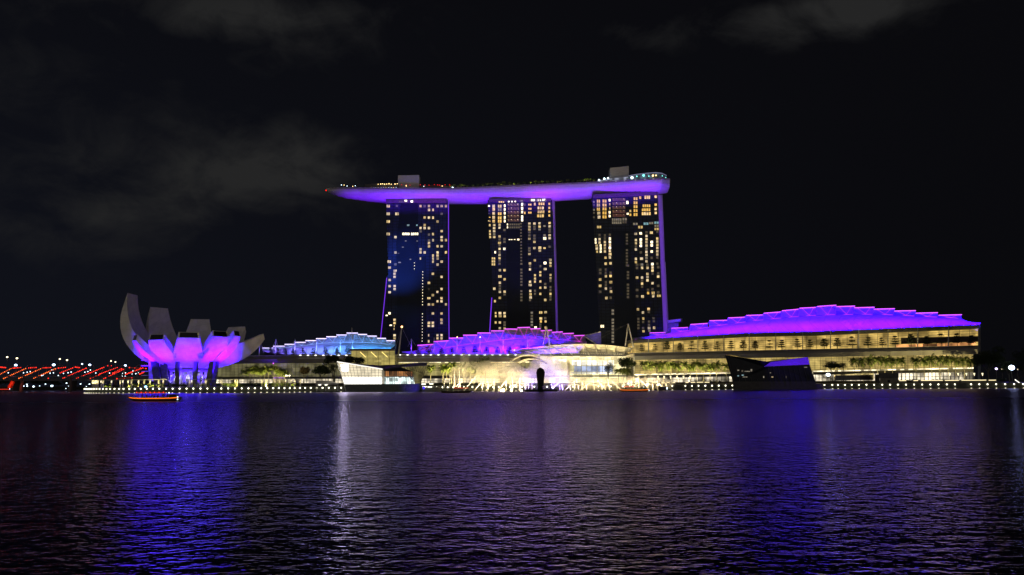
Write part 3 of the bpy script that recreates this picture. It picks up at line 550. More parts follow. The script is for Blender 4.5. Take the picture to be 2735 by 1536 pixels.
# ------------------------------------------------------------------ lotus shaped museum
MC = P(503, 1020, 560); MC = Vector((MC.x, 560, LAND))
mu = thing('lotus_museum', 'white lotus shaped museum of ten petals, its near petals lit magenta', 'museum', MC)
SKIN = panels('petal_skin', (.72, .69, .65), (6.0, 3.6), .14, .85, .5)
SKYL = paint('skylight_glass', (.01, .01, .02), .15)
ZB = P(500, 990, 560).z                       # underside of the bowl
VIEW = math.degrees(math.atan2(-MC.x, MC.y))     # azimuth of the bay from the museum
def petal(phi, R, py, wt, ang, th=4.4, wmid=12.6, r0=3.0, thb=9.4, pw=1.0):
    "one petal: azimuth (0 faces the bay), tip radius, tip height in the photo, half tip width, how far its curve turns up"
    phi = math.radians(phi + VIEW); A = math.radians(ang); n = 16
    rad = Vector((math.sin(phi), -math.cos(phi), 0)); tan = Vector((math.cos(phi), math.sin(phi), 0))
    c0 = Vector((MC.x, MC.y, 0)); rows_o = []; rows_i = []; H = P(500, py, MC.y + rad.y * R).z
    top = math.sin(min(A, math.pi / 2))
    for i in range(n + 1):
        t = i / n; a = A * t
        r = r0 + (R - r0) * math.sin(a) / top
        z = ZB + (H - ZB) * (1 - math.cos(a)) / (1 - math.cos(A))
        full = r * math.tan(math.radians(20.6))
        tw = max(0, (t - .66) / .34); hw = min(full, wmid) if t < .66 else lerp(min(wmid, (r0 + (R - r0) * math.sin(A * .66) / top) * math.tan(math.radians(20.6))), wt, tw)
        thz = lerp(thb, th, t ** pw); e = t ** 3
        nx, nz = lerp(-math.sin(a * .9), -.22, e), lerp(math.cos(a * .9), .97, e)
        o = c0 + rad * r + Vector((0, 0, z)); q = o + rad * (nx * thz) + Vector((0, 0, nz * thz)) * lerp(.8, 1, e)
        hi = hw * .95
        rows_o.append([o - tan * hw, o - tan * hw * .35, o + tan * hw * .35, o + tan * hw]); rows_i.append([q - tan * hi, q + tan * hi])
    b = MB(); b.grid(rows_o); b.grid(rows_i)
    b.grid([[o[0], q[0]] for o, q in zip(rows_o, rows_i)]); b.grid([[o[3], q[1]] for o, q in zip(rows_o, rows_i)])
    o, q = rows_o[-1], rows_i[-1]; b.face([o[0], o[3], q[1], q[0]])
    p = b.build('petal', SKIN, mu, smooth=False)
    nrm = (o[3] - o[0]).cross(q[0] - o[0]).normalized()
    if nrm.dot(rad) < 0: nrm = -nrm
    cen = (o[0] + o[3] + q[0] + q[1]) / 4
    win = [cen + (v - cen) * .84 + nrm * .12 for v in (o[0], o[3], q[1], q[0])]
    MB().slab(win, -nrm * .1).build('skylight', SKYL, p)
    return cen, nrm
PH = (-73, -40, -2, 34, 64, 101, 131, 171, -147, -111)
TIPS = [petal(PH[0], 39, 909, 5.0, 62), petal(PH[1], 35, 908, 6.6, 62), petal(PH[2], 36, 903, 7.2, 62), petal(PH[3], 36, 900, 6.6, 64), petal(PH[4], 36, 899, 5.4, 68),
        petal(PH[5], 54, 908, 5.0, 58, 4.5, thb=20, pw=2.0), petal(PH[6], 46, 888, 9.5, 72), petal(PH[7], 42, 867, 7.4, 82), petal(PH[8], 45, 836, 7.8, 92), petal(PH[9], 48, 812, 8.6, 104, 8.0, thb=13)]
# bowl floor, ring beam, columns, lattice drum
MB().lathe((MC.x, MC.y, 0), [(0, ZB - 1.2), (13, ZB - 1.0), (14, ZB + .6), (0, ZB + 1)], 24).build('ring_beam', CONCRETE, mu)
NAVY = paint('dark_column', (.06, .06, .075), .5)
for xa, xb, Y, w in ((413, 424, 540, 5.0), (436, 446, 542, 4.5), (474, 473, 528, 2.4), (524, 520, 532, 2.6), (567, 556, 538, 3.4), (579, 570, 552, 3.0)):
    t_, b_ = P(xa if xa > 500 else xb, 965, Y), P(xb if xa > 500 else xb, 1020, Y)
    t_ = P(xa, 966, Y); b_ = P(xb, 1020, Y); b_.z = LAND
    MB().hexa([b_ + Vector((-w / 2, -1, 0)), b_ + Vector((w / 2, -1, 0)), b_ + Vector((w / 2, 1, 0)), b_ + Vector((-w / 2, 1, 0))],
              [t_ + Vector((-w / 2, -1, 0)), t_ + Vector((w / 2, -1, 0)), t_ + Vector((w / 2, 1, 0)), t_ + Vector((-w / 2, 1, 0))]).build('column', NAVY, mu)
for k in range(9):
    a0 = math.radians(-90 + k * 22.5); a1 = math.radians(-90 + (k + 1) * 22.5); rr = 12.5
    f = lambda a, z: Vector((MC.x + rr * math.sin(a), MC.y - rr * math.cos(a), z))
    MB().tube(f(a0, LAND), f(a1, ZB - 1), .6, .6, 5).tube(f(a1, LAND), f(a0, ZB - 1), .6, .6, 5).build('lattice_brace', WHITEP, mu)
MB().lathe((MC.x, MC.y, LAND), [(8.5, 0), (8.5, ZB - LAND)], 16).build('core_drum', paint('core_wall', (.22, .22, .24), .7), mu)
q = P(404, 1010, 545); st_ = MB()
st_.hexa([P(397, 1018, 545), P(412, 1018, 545), P(412, 1018, 551), P(397, 1018, 551)], [P(397, 950, 545), P(412, 950, 545), P(412, 950, 551), P(397, 950, 551)])
for y in (962, 977, 992, 1003): st_.box(P(390, y, 547), (4.5, 5, .5))
st_.build('stair_tower', paint('stair_wall', (.5, .5, .52), .6), mu)
# floodlights under the petals
for (cen, nrm), e in zip(TIPS[:6], (800000, 520000, 420000, 600000, 720000, 70000)):
    d = Vector((cen.x - MC.x, cen.y - MC.y, 0)).normalized(); root = Vector((MC.x, MC.y, 0)) + d * 41
    spot((root.x, root.y, LAND + 4.5), (MC.x + d.x * 29, MC.y + d.y * 29, ZB + 14), (.042, .0004, 1.0), e, 66, .9, 1.5)
for a in (-66, -22, 22, 66):
    a = math.radians(a + VIEW); q = Vector((MC.x + math.sin(a) * 23, MC.y - math.cos(a) * 23, LAND + 1.0)); spot(q, q + Vector((-math.sin(a) * 3, math.cos(a) * 3, 10)), (.06, .005, 1.0), 24000, 140, .8, 1.0)
for k in range(5):       # blue light inside the bowl, between the petals
    a = math.radians((-60, -21, 16, 50, 84)[k] + VIEW); bulb((MC.x + 22 * math.sin(a), MC.y - 22 * math.cos(a), ZB + 17), (.03, .02, 1.0), 450, .6)

for a in (-50, 0, 50): a = math.radians(a + VIEW); bulb((MC.x + math.sin(a) * 10.4, MC.y - math.cos(a) * 10.4, LAND + 7), lin(235, 225, 255), 700, .4)
# ------------------------------------------------------------------ shopping mall under three arched roofs
def Ym(px): return interp([(500, 652), (1400, 655), (1690, 690), (2617, 532)], px)
TERRZ = P(1000, 947, 652).z                   # roof terrace level, about thirty metres
ROOF = panels('roof_membrane', (.38, .38, .39), (7, 3.4), .10, .72, .55)
TRUSS = panels('truss_panel', (.34, .34, .35), (3.5, 3.0), .12, .5)
def arched_roof(t, steps, chord, base, led, thinled, d0=3, d1=20, d2=30, backlen=60, rled=.33, rthin=.11, close_right=None, roofmat=ROOF):
    "terrace line -> membrane -> chord -> stepped truss; then the roof falls away behind"
    xs = np.linspace(base[0][0], base[-1][0], 40); fr = []; ch = []
    for x in xs:
        fr.append(P(x, interp(base, x), Ym(x) + d0)); ch.append(P(x, min(interp(chord, x), interp(base, x) - .5), Ym(x) + d1))
    mid = [a.lerp(b, .5) + Vector((0, -1.6, 1.2)) for a, b in zip(fr, ch)]
    MB().grid([fr, mid, ch]).build('roof_membrane', roofmat, t, smooth=True)
    cl = [(x, interp(chord, x)) for x in np.linspace(chord[0][0], chord[-1][0], 30)]
    MB().path([P(x, y - .1, Ym(x) + d1 - .4) for x, y in cl], rthin, 5).build('chord_light', thinled, t)
    ridge = []
    for (x0, y0, x1, y1) in steps:
        Y = Ym((x0 + x1) / 2)
        a, b = P(x0, y0, Y + d2), P(x1, y1, Y + d2); ridge += [a, b]
        ya, yb = interp(chord, x0), interp(chord, x1)
        lo0, lo1 = P(x0, max(ya, y0 + 1), Y + d1 + .2), P(x1, max(yb, y1 + 1), Y + d1 + .2)
        p = MB().slab([lo0, lo1, b, a], (0, 2.0, -.3)).build('truss_panel', TRUSS, t)
        MB().tube(a + Vector((0, -.5, .1)), b + Vector((0, -.5, .1)), rled, rled, 5).build('edge_light', led, p)
        # V brace
        mx = x0 + (x1 - x0) * .56; my = interp(chord, mx) - .6
        up0, up1 = a.lerp(b, .14), a.lerp(b, .8); vtx = P(mx, my, Y + d1 - .3)
        f = Vector((0, -.7, 0)); MB().tube(up0 + f, vtx, rthin, rthin, 4).tube(vtx, up1 + f, rthin, rthin, 4).build('brace_light', thinled, p)
    rb = MB()
    bk = [Vector((q.x * 1.04, q.y + backlen, q.z - 22)) for q in ridge]; bk2 = [Vector((q.x, q.y + 4, LAND)) for q in bk]
    rb.grid([[q + Vector((0, 1.2, -.4)) for q in ridge], bk, bk2]); rb.build('back_roof', paint('dark_roof', (.07, .07, .075), .7), t)
    return fr, ch
def mast(t, x0, y0, x1, y1, Y, r=.42, mat=None, stays=()):
    mt = mat or paint('mast_steel', (.42, .41, .38), .45)
    m = MB().tube(P(x0, y0, Y), P(x1, y1, Y), r, r * .6, 6).build('mast', mt, t)
    if stays:
        sb = MB()
        for (sx, sy) in stays: sb.tube(P(x1, y1, Y), P(sx, sy, Y + 6), .07, .07, 4)
        sb.build('stay_cable', mt, m)
    return m

CANOPY = paint('canopy_panels', (.34, .325, .31), .55, var=.12, scale=.08)
SLAT = paint('glazing_bars', (.06, .058, .05), .5)
def band(name, top, bot, off, depth, mat, t, n=24, bulge=0.0):
    xs = np.linspace(top[0][0], top[-1][0], n); a = []; b = []; c = []
    for x in xs:
        Y = Ym(x) + off; a.append(P(x, interp(top, x), Y + (bulge and 3.5))); c.append(P(x, lerp(interp(top, x), interp(bot, x), .45), Y - bulge)); b.append(P(x, interp(bot, x), Y))
    m = MB(); m.grid([b, c, a] if bulge else [b, a]); k = Vector((0, depth, 0))
    m.grid([a, [q + k for q in a]]); m.grid([b, [q + k for q in b]]); m.face([a[0], b[0], b[0] + k, a[0] + k]); m.face([a[-1], b[-1], b[-1] + k, a[-1] + k])
    return m.build(name, mat, t)
def bars(t, top, bot, off, nrow, ncol, w=.28, name='glazing_bar'):
    m = MB(); x0, x1 = top[0][0], top[-1][0]; xs = np.linspace(x0, x1, 20)
    for k in range(nrow + 1):
        f = k / nrow; m.path([P(x, lerp(interp(top, x), interp(bot, x), f), Ym(x) + off) for x in xs], w / 2, 4)
    for x in np.linspace(x0, x1, ncol + 1): m.tube(P(x, interp(top, x), Ym(x) + off), P(x, interp(bot, x), Ym(x) + off), w / 2 * 1.2, w / 2 * 1.2, 4)
    return m.build(name, SLAT, t)
def seams(t, top, bot, off, xs, bulge):
    m = MB()
    for x in xs:
        Y = Ym(x) + off; m.path([P(x, interp(bot, x), Y - .15), P(x, lerp(interp(top, x), interp(bot, x), .45), Y - bulge - .15), P(x, interp(top, x), Y + 3.3)], .14, 4)
    m.build('canopy_seam', paint('seam_metal', (.42, .40, .36), .5), t)

FACADE_L = lit_glass('mall_glow_dim', lin(168, 160, 112), .36, (9, 30, 3.2), .45, True, .45, (.6, 1))
FACADE_M = lit_glass('mall_glow', lin(222, 205, 128), .52, (9, 30, 3.2), .5, True, .5, (.6, 1))
FACADE_R = lit_glass('mall_glow_gold', lin(235, 205, 120), .56, (6.5, 30, 3.0), .55, True, .5, (.55, 1))
SHOPS = lit_glass('shop_glow', lin(255, 240, 208), .66, (6, 30, 9.0), .9, True, 1.6, (.05, 1))
FASCIA = paint('dark_fascia', (.07, .068, .065), .6)

# --- theatre end, blue roof
tm = thing('theatre_hall', 'glass hall beside the museum under a stepped roof lit blue', 'mall building', (P(860, 1000, 652).x, 690, LAND))
S1 = [(701, 930, 732, 930), (730, 925, 761.5, 925), (760.6, 920, 790, 920), (788.6, 914.6, 819, 914.6), (816.5, 910, 846, 910), (844.4, 904.7, 874, 904.7), (872, 899.7, 903, 899.7), (899, 895, 931, 895), (926, 889.8, 956, 889.8), (952.5, 893.5, 980.5, 893.5), (978.6, 897.8, 1006.5, 898), (1003, 903.8, 1031, 904), (1026, 910, 1055, 910.5)]
C1 = [(703, 936), (747.6, 930.4), (775.5, 927), (803.5, 923.7), (832, 920), (860, 916.8), (888, 915), (915, 914.6), (942, 914), (968, 914.4), (993.5, 915.5), (1018, 917.4), (1042, 920), (1056, 920.5)]
B1 = [(703, 937), (715, 942), (760, 946.5), (930, 947), (1000, 940), (1035, 934), (1050, 929), (1056, 922)]
arched_roof(tm, S1, C1, B1, LEDB, glow('pale_blue_led', lin(150, 190, 255), 1.3), 3, 16, 24)
T_, B_ = [(560, 953), (600, 952.5), (1062, 949)], [(560, 970), (600, 969.5), (1062, 967)]
band('roof_terrace', [(560, 950), (1062, 947)], [(560, 953), (1062, 949.5)], -1.5, 80, CONCRETE, tm)
band('canopy', T_, B_, -2, 6, CANOPY, tm, bulge=2.2)
T_, B_ = [(560, 972), (1062, 967.5)], [(560, 1009), (1062, 1006)]
band('glass_front', T_, B_, 4, 20, FACADE_L, tm, 30); bars(tm, T_, B_, 3.4, 9, 46)
band('dark_fascia', [(560, 1007), (1062, 1005)], [(560, 1013.5), (1062, 1010.5)], -6, 16, FASCIA, tm)
band('shop_front', [(560, 1013.5), (1062, 1010.5)], [(560, 1024), (1062, 1023)], -1, 16, SHOPS, tm)
bars(tm, [(560, 1013.5), (1062, 1010.5)], [(560, 1024), (1062, 1023)], -1.6, 2, 60, .4, 'shop_mullion')
# glazed bay with a flat dark roof
by = 640.0
MB().hexa([P(938, 934, by), P(1055, 934, by), P(1055, 978, by), P(938, 978, by)], [P(938, 934, by + 18), P(1055, 934, by + 18), P(1055, 978, by + 18), P(938, 978, by + 18)]).build('glass_bay', lit_glass('bay_glow', lin(215, 195, 110), .62, (6, 30, 2.0), .35, True, .5, (.6, 1)), tm)
gb = MB()
for k in range(12): y = 937 + k * 3.4; gb.tube(P(938, y, by - .4), P(1055, y, by - .4), .14, .14, 4)
for k in range(9): x = 938 + k * 14.6; gb.tube(P(x, 934, by - .4), P(x, 978, by - .4), .16, .16, 4)
gb.build('glazing_bar', SLAT, tm)
for k in range(3): MB().tube(P(962 + k * 29, 940, by - .7), P(977 + k * 29, 954, by - .7), .35, .35, 5).build('bay_lamp_tube', glow('bay_tube', lin(255, 225, 130), 1.6), tm)
MB().hexa([P(934, 932, by - 1.5), P(1049, 932, by - 1.5), P(1056, 936.5, by - 1.5), P(934, 936.5, by - 1.5)], [P(934, 932, by + 20), P(1049, 932, by + 20), P(1056, 936.5, by + 20), P(934, 936.5, by + 20)]).build('bay_roof', FASCIA, tm)
for x0, x1, yt in ((692, 695, 908), (735, 737, 906), (787, 788, 905), (845, 845, 911), (909, 909, 905), (943, 939.5, 875)): mast(tm, x0, 949, x1, yt, 649 if x0 < 940 else 646, .5, stays=((x0 - 13, 943), (x0 + 13, 943)) if x0 < 800 else ())
mm = mast(tm, 1064.5, 949, 1073, 874, 648, .75, stays=((1100, 930), (1052, 944)))
MB().ball(P(1073.2, 873, 648), .9, 6, 5).build('mast_light', glow('mast_lamp', lin(255, 190, 120), 5), mm)
mast(tm, 1098.5, 949, 1099, 905, 648, .55, stays=((1089, 926), (1110, 923)))
for i in range(11): MB().ball(P(802 + i * 20.5, 949, 648.5), .6, 6, 4, (1.9, 1, .8)).build('terrace_lamp', glow('terrace_lamp', lin(250, 245, 235), 2.2), tm)
MB().ball(P(730, 970.5, 642), .6, 6, 4).build('violet_lamp', LEDM, tm)
spot(P(729, 972, 645) + Vector((0, -6, -1)), P(722, 956, 650), (.10, .01, 1.0), 2600, 140, 1, .3)
# --- casino, middle
tc_ = thing('casino_hall', 'long glass hall in the middle under a stepped roof lit violet', 'mall building', (P(1280, 1000, 655).x, 690, LAND))
S2 = [(1115, 922.8, 1163, 919.5), (1158, 912.6, 1205, 910), (1199, 903.5, 1245, 902.5), (1237, 895.5, 1282, 895.2), (1275, 889.5, 1320, 889.8), (1311.6, 884, 1354, 884), (1347.5, 879, 1390, 879.5), (1382, 875.5, 1416, 874.5), (1413, 879, 1444, 878), (1442, 884, 1474, 882), (1471, 888, 1503, 886.5), (1500, 891.5, 1532.5, 890.5), (1528, 897, 1563, 896)]
C2 = [(1110, 937), (1187, 930.5), (1221, 923.7), (1260, 918.6), (1298, 913.4), (1334.6, 908.8), (1370, 905), (1403, 903.5), (1433, 903.4), (1464, 904.5), (1492, 906.6), (1521, 909), (1549, 913), (1567, 914)]
B2 = [(1074, 943), (1110, 946), (1400, 946), (1540, 943), (1560, 930), (1567, 917)]
arched_roof(tc_, S2, [(1074, 942)] + C2, B2, LEDM, glow('magenta_thin_led', lin(240, 60, 225), 1.4), 3, 16, 24)
band('roof_terrace', [(1064, 946), (1442, 945)], [(1064, 949.5), (1442, 948.5)], -1.5, 80, CONCRETE, tc_)
T_, B_ = [(1064, 949.5), (1390, 948.5)], [(1050, 967), (1390, 966.5)]
band('canopy', T_, B_, -2, 6, CANOPY, tc_, bulge=2.2); seams(tc_, T_, B_, -2, [1084, 1114, 1146, 1177, 1208, 1240, 1272, 1303, 1335, 1366], 2.2)
T_, B_ = [(1064, 967), (1445, 966)], [(1064, 1008), (1445, 1007)]
band('glass_front', T_, B_, 4, 20, FACADE_M, tc_, 30); bars(tc_, T_, B_, 3.4, 9, 36)
band('dark_fascia', [(1064, 1004), (1445, 1003)], [(1064, 1011), (1445, 1010)], -6, 16, FASCIA, tc_)
band('shop_front', [(1064, 1011), (1445, 1010)], [(1064, 1023), (1445, 1022.5)], -1, 16, SHOPS, tc_)
band('cove_light', [(1064, 966.6), (1445, 965.6)], [(1064, 969), (1445, 968)], 3.0, .5, lit_glass('cove_glow_dim', lin(255, 240, 190), .95, (3.4, 40, 9), .9, True, 1.0, (.2, 1)), tc_, 30)
bars(tc_, [(1064, 1011), (1445, 1010)], [(1064, 1023), (1445, 1022.5)], -1.6, 2, 44, .4, 'shop_mullion')
for x0, yt, r in ((1159.6, 902, .4), (1221, 901, .6), (1282.5, 900, .55), (1344, 900, .5), (1409, 901, .5)): mast(tc_, x0, 947, x0, yt, 650, r)
for x0 in (1221, 1282.5): MB().ball(P(x0, 900.5, 650), .55, 6, 4).build('mast_light', WARMB, tc_)
for i in range(19): MB().ball(P(1068 + i * 20.6, 948, 651), .6, 6, 4, (1.9, 1, .8)).build('terrace_lamp', glow('terrace_lamp', lin(250, 245, 235), 2.2), tc_)
# --- convention centre, far end
te = thing('convention_hall', 'large hall with a broad stepped roof lit deep violet above glass galleries', 'mall building', (P(2150, 1000, 600).x, 660, LAND))
S3 = [(1735, 889.5, 1777, 888.5), (1793, 877, 1837, 875), (1844, 867, 1890, 864), (1895, 857, 1943, 855.5), (1945, 849.5, 1990, 847.5), (1993, 843, 2038, 841.5), (2040, 837, 2086, 833.5), (2088, 830.5, 2134, 826), (2135, 823.5, 2182, 821.3), (2182, 819, 2233, 815.5), (2233, 819.5, 2283, 817.8), (2281, 822.5, 2335, 821), (2333, 826.3, 2389, 824.8), (2388, 831.2, 2445, 830), (2445, 837, 2504, 835.5), (2506, 842.5, 2568, 841)]
C3 = [(1685, 905), (1735, 899), (1780, 892), (1873, 877), (1950, 865), (2019, 856), (2100, 848), (2160, 843), (2220, 840.5), (2309, 839), (2380, 840.5), (2460, 845), (2565, 850), (2580, 857), (2600, 864), (2617, 866)]
B3 = [(1685, 908), (1732, 905), (2001, 889), (2180, 885.5), (2617, 867.5)]
arched_roof(te, S3, C3, B3, LEDM, glow('magenta_thin_led', lin(240, 60, 225), 1.4), 1.5, 22, 34, 60, .33, .10)
band('eave', [(1680, 909), (1732, 906.5), (2001, 890), (2180, 886.5), (2617, 868)], [(1680, 916), (1732, 914), (2001, 899), (2180, 895.5), (2617, 877)], -3, 12, paint('eave_metal', (.10, .095, .09), .5), te, 40)
GT, GBm = [(1690, 915), (1732, 913), (2001, 899), (2180, 895), (2617, 877.5)], [(1690, 943), (1732, 942), (2220, 932), (2612, 923)]
band('terrace_glass', GT, GBm, 6, 30, lit_glass('terrace_glow', lin(240, 200, 110), .60, (8, 40, 4.5), .5, True, .7, (.45, 1)), te, 40)
bars(te, GT, GBm, 5.4, 7, 34, .24)
band('dark_gallery', [(2408, 902), (2612, 898)], [(2408, 919), (2612, 913)], 4.2, 1.0, paint('gallery_wall', (.06, .05, .045), .6), te, 8)
band('gallery_lights', [(2395, 921), (2606, 913.5)], [(2395, 928.5), (2606, 922)], 4.0, .8, lit_glass('gallery_glow', lin(235, 160, 95), .8, (3.6, 40, 3), .9, True, 1.0, (.15, 1)), te, 20)
band('terrace_floor', [(1690, 942.5), (2220, 931.5), (2612, 922.5)], [(1690, 944), (2220, 933), (2612, 924)], -2.5, 60, CONCRETE, te, 30)
T_, B_ = [(1695, 943.5), (2220, 932.5), (2612, 923.5)], [(1695, 961), (2220, 952.5), (2605, 945.5)]
band('canopy', T_, B_, -2.5, 6, CANOPY, te, 40, bulge=2.0); seams(te, T_, B_, -2.5, [1727, 1761, 1796, 1830, 1864, 1898, 1933, 1968, 2003, 2038, 2074, 2110, 2147, 2185, 2223, 2262, 2300, 2340, 2380, 2420, 2462, 2505, 2548], 2.0)
T_, B_ = [(1695, 961), (2220, 952.5), (2600, 946)], [(1695, 1009), (2220, 999), (2600, 991)]
band('glass_front', T_, B_, 3.5, 30, FACADE_R, te, 40); bars(te, T_, B_, 2.9, 10, 62, .24)
band('dark_fascia', [(1695, 1003), (2220, 993), (2600, 985)], [(1695, 1010), (2220, 1000), (2600, 993)], -7, 16, FASCIA, te, 30)
band('shop_front', [(1695, 1010), (2220, 1000), (2600, 993)], [(1695, 1022), (2220, 1018), (2600, 1016)], -1, 20, SHOPS, te, 30)
bars(te, [(1695, 1010), (2220, 1000), (2600, 993)], [(1695, 1022), (2220, 1018), (2600, 1016)], -1.6, 2, 90, .4, 'shop_mullion')
band('cove_light', [(1695, 999.5), (2220, 989.5), (2600, 981.5)], [(1695, 1002.5), (2220, 992.5), (2600, 984.5)], 2.4, .5, lit_glass('cove_glow', lin(255, 240, 200), 1.5, (2.2, 40, 9), .9, True, 1.0, (.25, 1)), te, 30)
MB().hexa([P(2612, 870, 532), P(2619, 869, 534), P(2619, 1016, 534), P(2612, 1016, 532)], [P(2612, 870, 600), P(2619, 869, 600), P(2619, 1016, 600), P(2612, 1016, 600)]).build('end_wall', paint('end_wall_panels', (.16, .15, .14), .6), te)
for x in (1732, 1798, 1864, 1933, 2001, 2072, 2144, 2218, 2293, 2372, 2451, 2533): mast(te, x, interp([(1690, 943), (2612, 923)], x), x, interp(B3, x) - (2 if x < 2000 else 3), Ym(x) - 3.2, .42 if x not in (1732, 2293) else .62)
for x in np.linspace(1700, 2600, 34): MB().ball(P(x + random.uniform(-6, 6), interp(B3, x) - .6, Ym(x) + .6), .26 + .2 * random.random(), 6, 4).build('eave_lamp', glow('eave_led', lin(210, 70, 255), 1.2, False), te)
# roof floodlights
def roof_lights(base, xs, rgbs, wpm, dy=-13, dz=5.0, aim=(0, 1, -.03), truss=1.0, taim=(0, .985, .17), wts=()):
    for i in range(len(xs) - 1):
        a, b = [P(x, interp(base, x), Ym(x)) + Vector((0, dy, dz)) for x in (xs[i], xs[i + 1])]
        c = rgbs[i] if i < len(rgbs) else rgbs[-1]; k_ = wts[i] if i < len(wts) else 1.0
        strip(a, b, aim, c, wpm * k_ * (b - a).length, .6, 48)
        k = Vector((0, -4, 3)); strip(a + k, b + k, taim, c, wpm * truss * k_ ** 2 * (b - a).length, .6, 19)
roof_lights([(640, 947), (1060, 946)], [700, 760, 820, 880, 940, 1000, 1052], [(.20, .12, 1), (.17, .15, 1), (.13, .20, 1), (.10, .28, 1), (.08, .36, 1), (.07, .40, 1)], 240, truss=.22, wts=(.6, .8, 1, 1, .8, .6))
roof_lights([(1074, 946), (1567, 944)], [1080, 1170, 1260, 1350, 1440, 1560], [(.07, .006, 1), (.052, .002, 1), (.046, .0003, 1), (.052, .0003, 1), (.06, .0003, 1)], 1300, truss=.2, wts=(.22, .6, 1, 1, .9))
roof_lights(B3, [1700, 1780, 1880, 1980, 2080, 2180, 2280, 2380, 2480, 2610], [(.05, .0003, 1), (.030, .0002, 1), (.020, .0001, 1)] + [(.0155, .0001, 1)] * 6, 4600, dy=-22, dz=9.0, aim=(0, .99, -.12), truss=.30, taim=(0, .985, .13), wts=(.3, .6, .9))
# --- event plaza with its slatted glass canopy
YP = 640.0
pl = thing('plaza_hall', 'brightly lit glass hall under a curved slatted canopy behind the fountains', 'mall building', (P(1570, 1000, YP).x, YP + 20, LAND))
MB().hexa([P(1442, 950, YP + 14), P(1694, 949, YP + 14), P(1694, 1022, YP + 14), P(1442, 1023, YP + 14)], [P(1442, 950, YP + 40), P(1694, 949, YP + 40), P(1694, 1022, YP + 40), P(1442, 1023, YP + 40)]).build('hall_glass', lit_glass('hall_glow', lin(255, 240, 180), 1.15, (5.5, 40, 6.0), .55, True, .6, (.55, 1)), pl)
for x0, y0, x1, y1, mt in ((1528, 962, 1640, 976, 'w'), (1534, 978, 1636, 993, 'c'), (1478, 960, 1512, 965, 'w'), (1524, 995, 1640, 998, 'w')):
    MB().slab([P(x0, y0, YP + 13.4), P(x1, y0, YP + 13.4), P(x1, y1, YP + 13.4), P(x0, y1, YP + 13.4)], (0, .4, 0)).build('window', lit_glass('hall_window_' + mt, WHITE if mt == 'w' else lin(190, 205, 240), 1.5 if mt == 'w' else .9, (4, 40, 4), .5, True, .5, (.5, 1)), pl)
hb = MB()
for x in range(1525, 1650, 14): hb.tube(P(x, 955, YP + 12.6), P(x, 1000, YP + 12.6), .28, .28, 5)
for y in (960, 977, 994): hb.tube(P(1520, y, YP + 12.6), P(1645, y, YP + 12.6), .22, .22, 5)
hb.build('hall_mullion', paint('cream_mullion', (.6, .56, .42), .5), pl)
wt_ = MB().hexa([P(1515, 955, YP + 9), P(1522, 955, YP + 9), P(1522, 1015, YP + 9), P(1515, 1015, YP + 9)], [P(1515, 955, YP + 12), P(1522, 955, YP + 12), P(1522, 1015, YP + 12), P(1515, 1015, YP + 12)])
wt_.build('pier', paint('cream_wall', (.55, .51, .40), .6), pl); wt_ = MB()
wt_.hexa([P(1672, 950, YP + 9), P(1693, 944, YP + 9), P(1693, 1015, YP + 9), P(1672, 1015, YP + 9)], [P(1672, 950, YP + 13), P(1693, 944, YP + 13), P(1693, 1015, YP + 13), P(1672, 1015, YP + 13)])
wt_.build('pier', paint('cream_wall', (.55, .51, .40), .6), pl)
MB().hexa([P(1442, 1003, YP + 2), P(1694, 1002, YP + 2), P(1694, 1006, YP + 2), P(1442, 1007, YP + 2)], [P(1442, 1003, YP + 14), P(1694, 1002, YP + 14), P(1694, 1006, YP + 14), P(1442, 1007, YP + 14)]).build('balcony', paint('cream_wall', (.55, .51, .40), .6), pl)
# canopy: curved in both directions
def can(u, v):
    "u along the bay 0..1, v from the front edge 0 to the crown 1"
    xf, yf = lerp(1442, 1672, u), 950.5 - 1.0 * math.sin(u * math.pi)
    xb = lerp(1352, 1690, u); yb = interp([(0, 936), (.18, 929.5), (.38, 921), (.6, 918), (.8, 921.5), (1, 930)], u)
    a, b = P(xf, yf, YP - 8), P(xb, yb, YP + 16)
    q = a.lerp(b, v); q.z += 3.0 * math.sin(v * math.pi) * .8; q.y -= 2.0 * math.sin(v * math.pi); return q
CANM = paint('canopy_slats', (.50, .47, .38), .55)
sl = MB()
for k in range(19):
    v0 = k / 18
    if v0 > .995: continue
    v1 = v0 + .016; us = np.linspace(0, 1, 18); lo_ = [can(u, v0) for u in us]; hi_ = [can(u, v1) for u in us]; k3 = Vector((0, 0, .16))
    sl.grid([lo_, hi_, [q + k3 for q in hi_], [q + k3 for q in lo_], lo_])
sl.build('canopy_slat', CANM, pl)
us = np.linspace(0, 1, 18)
MB().grid([[can(u, .86) + Vector((0, 0, .3)) for u in us], [can(u, 1.0) + Vector((0, 0, .3)) for u in us], [can(u, 1.0) + Vector((0, 14, -3)) for u in us]]).build('canopy_roof', paint('brown_roof', (.14, .12, .095), .6), pl)
MB().path([can(u, 0) for u in us], .55, 6).build('canopy_edge', CANM, pl)
RIB = paint('canopy_rib', (.62, .60, .52), .5)
for i in range(11):
    u = .02 + i / 10 * .96
    MB().path([can(u - .02 * (1 - v), v) + Vector((0, -.6, -.5)) for v in np.linspace(0, .96, 9)], .45, 6).build('canopy_rib', RIB, pl)
    MB().ball(can(u, .82) + Vector((0, -1.6, -.6)), .5, 6, 4).build('canopy_lamp', glow('canopy_lamp', WHITE, 3.5), pl)
for i in range(32):
    u = .30 + i * .0215; MB().ball(can(u, .04) + Vector((0, 1.2, .6)), .42, 6, 4, (1.7, 1, .8)).build('edge_lamp', glow('edge_lamp', lin(255, 242, 200), 2.0), pl)
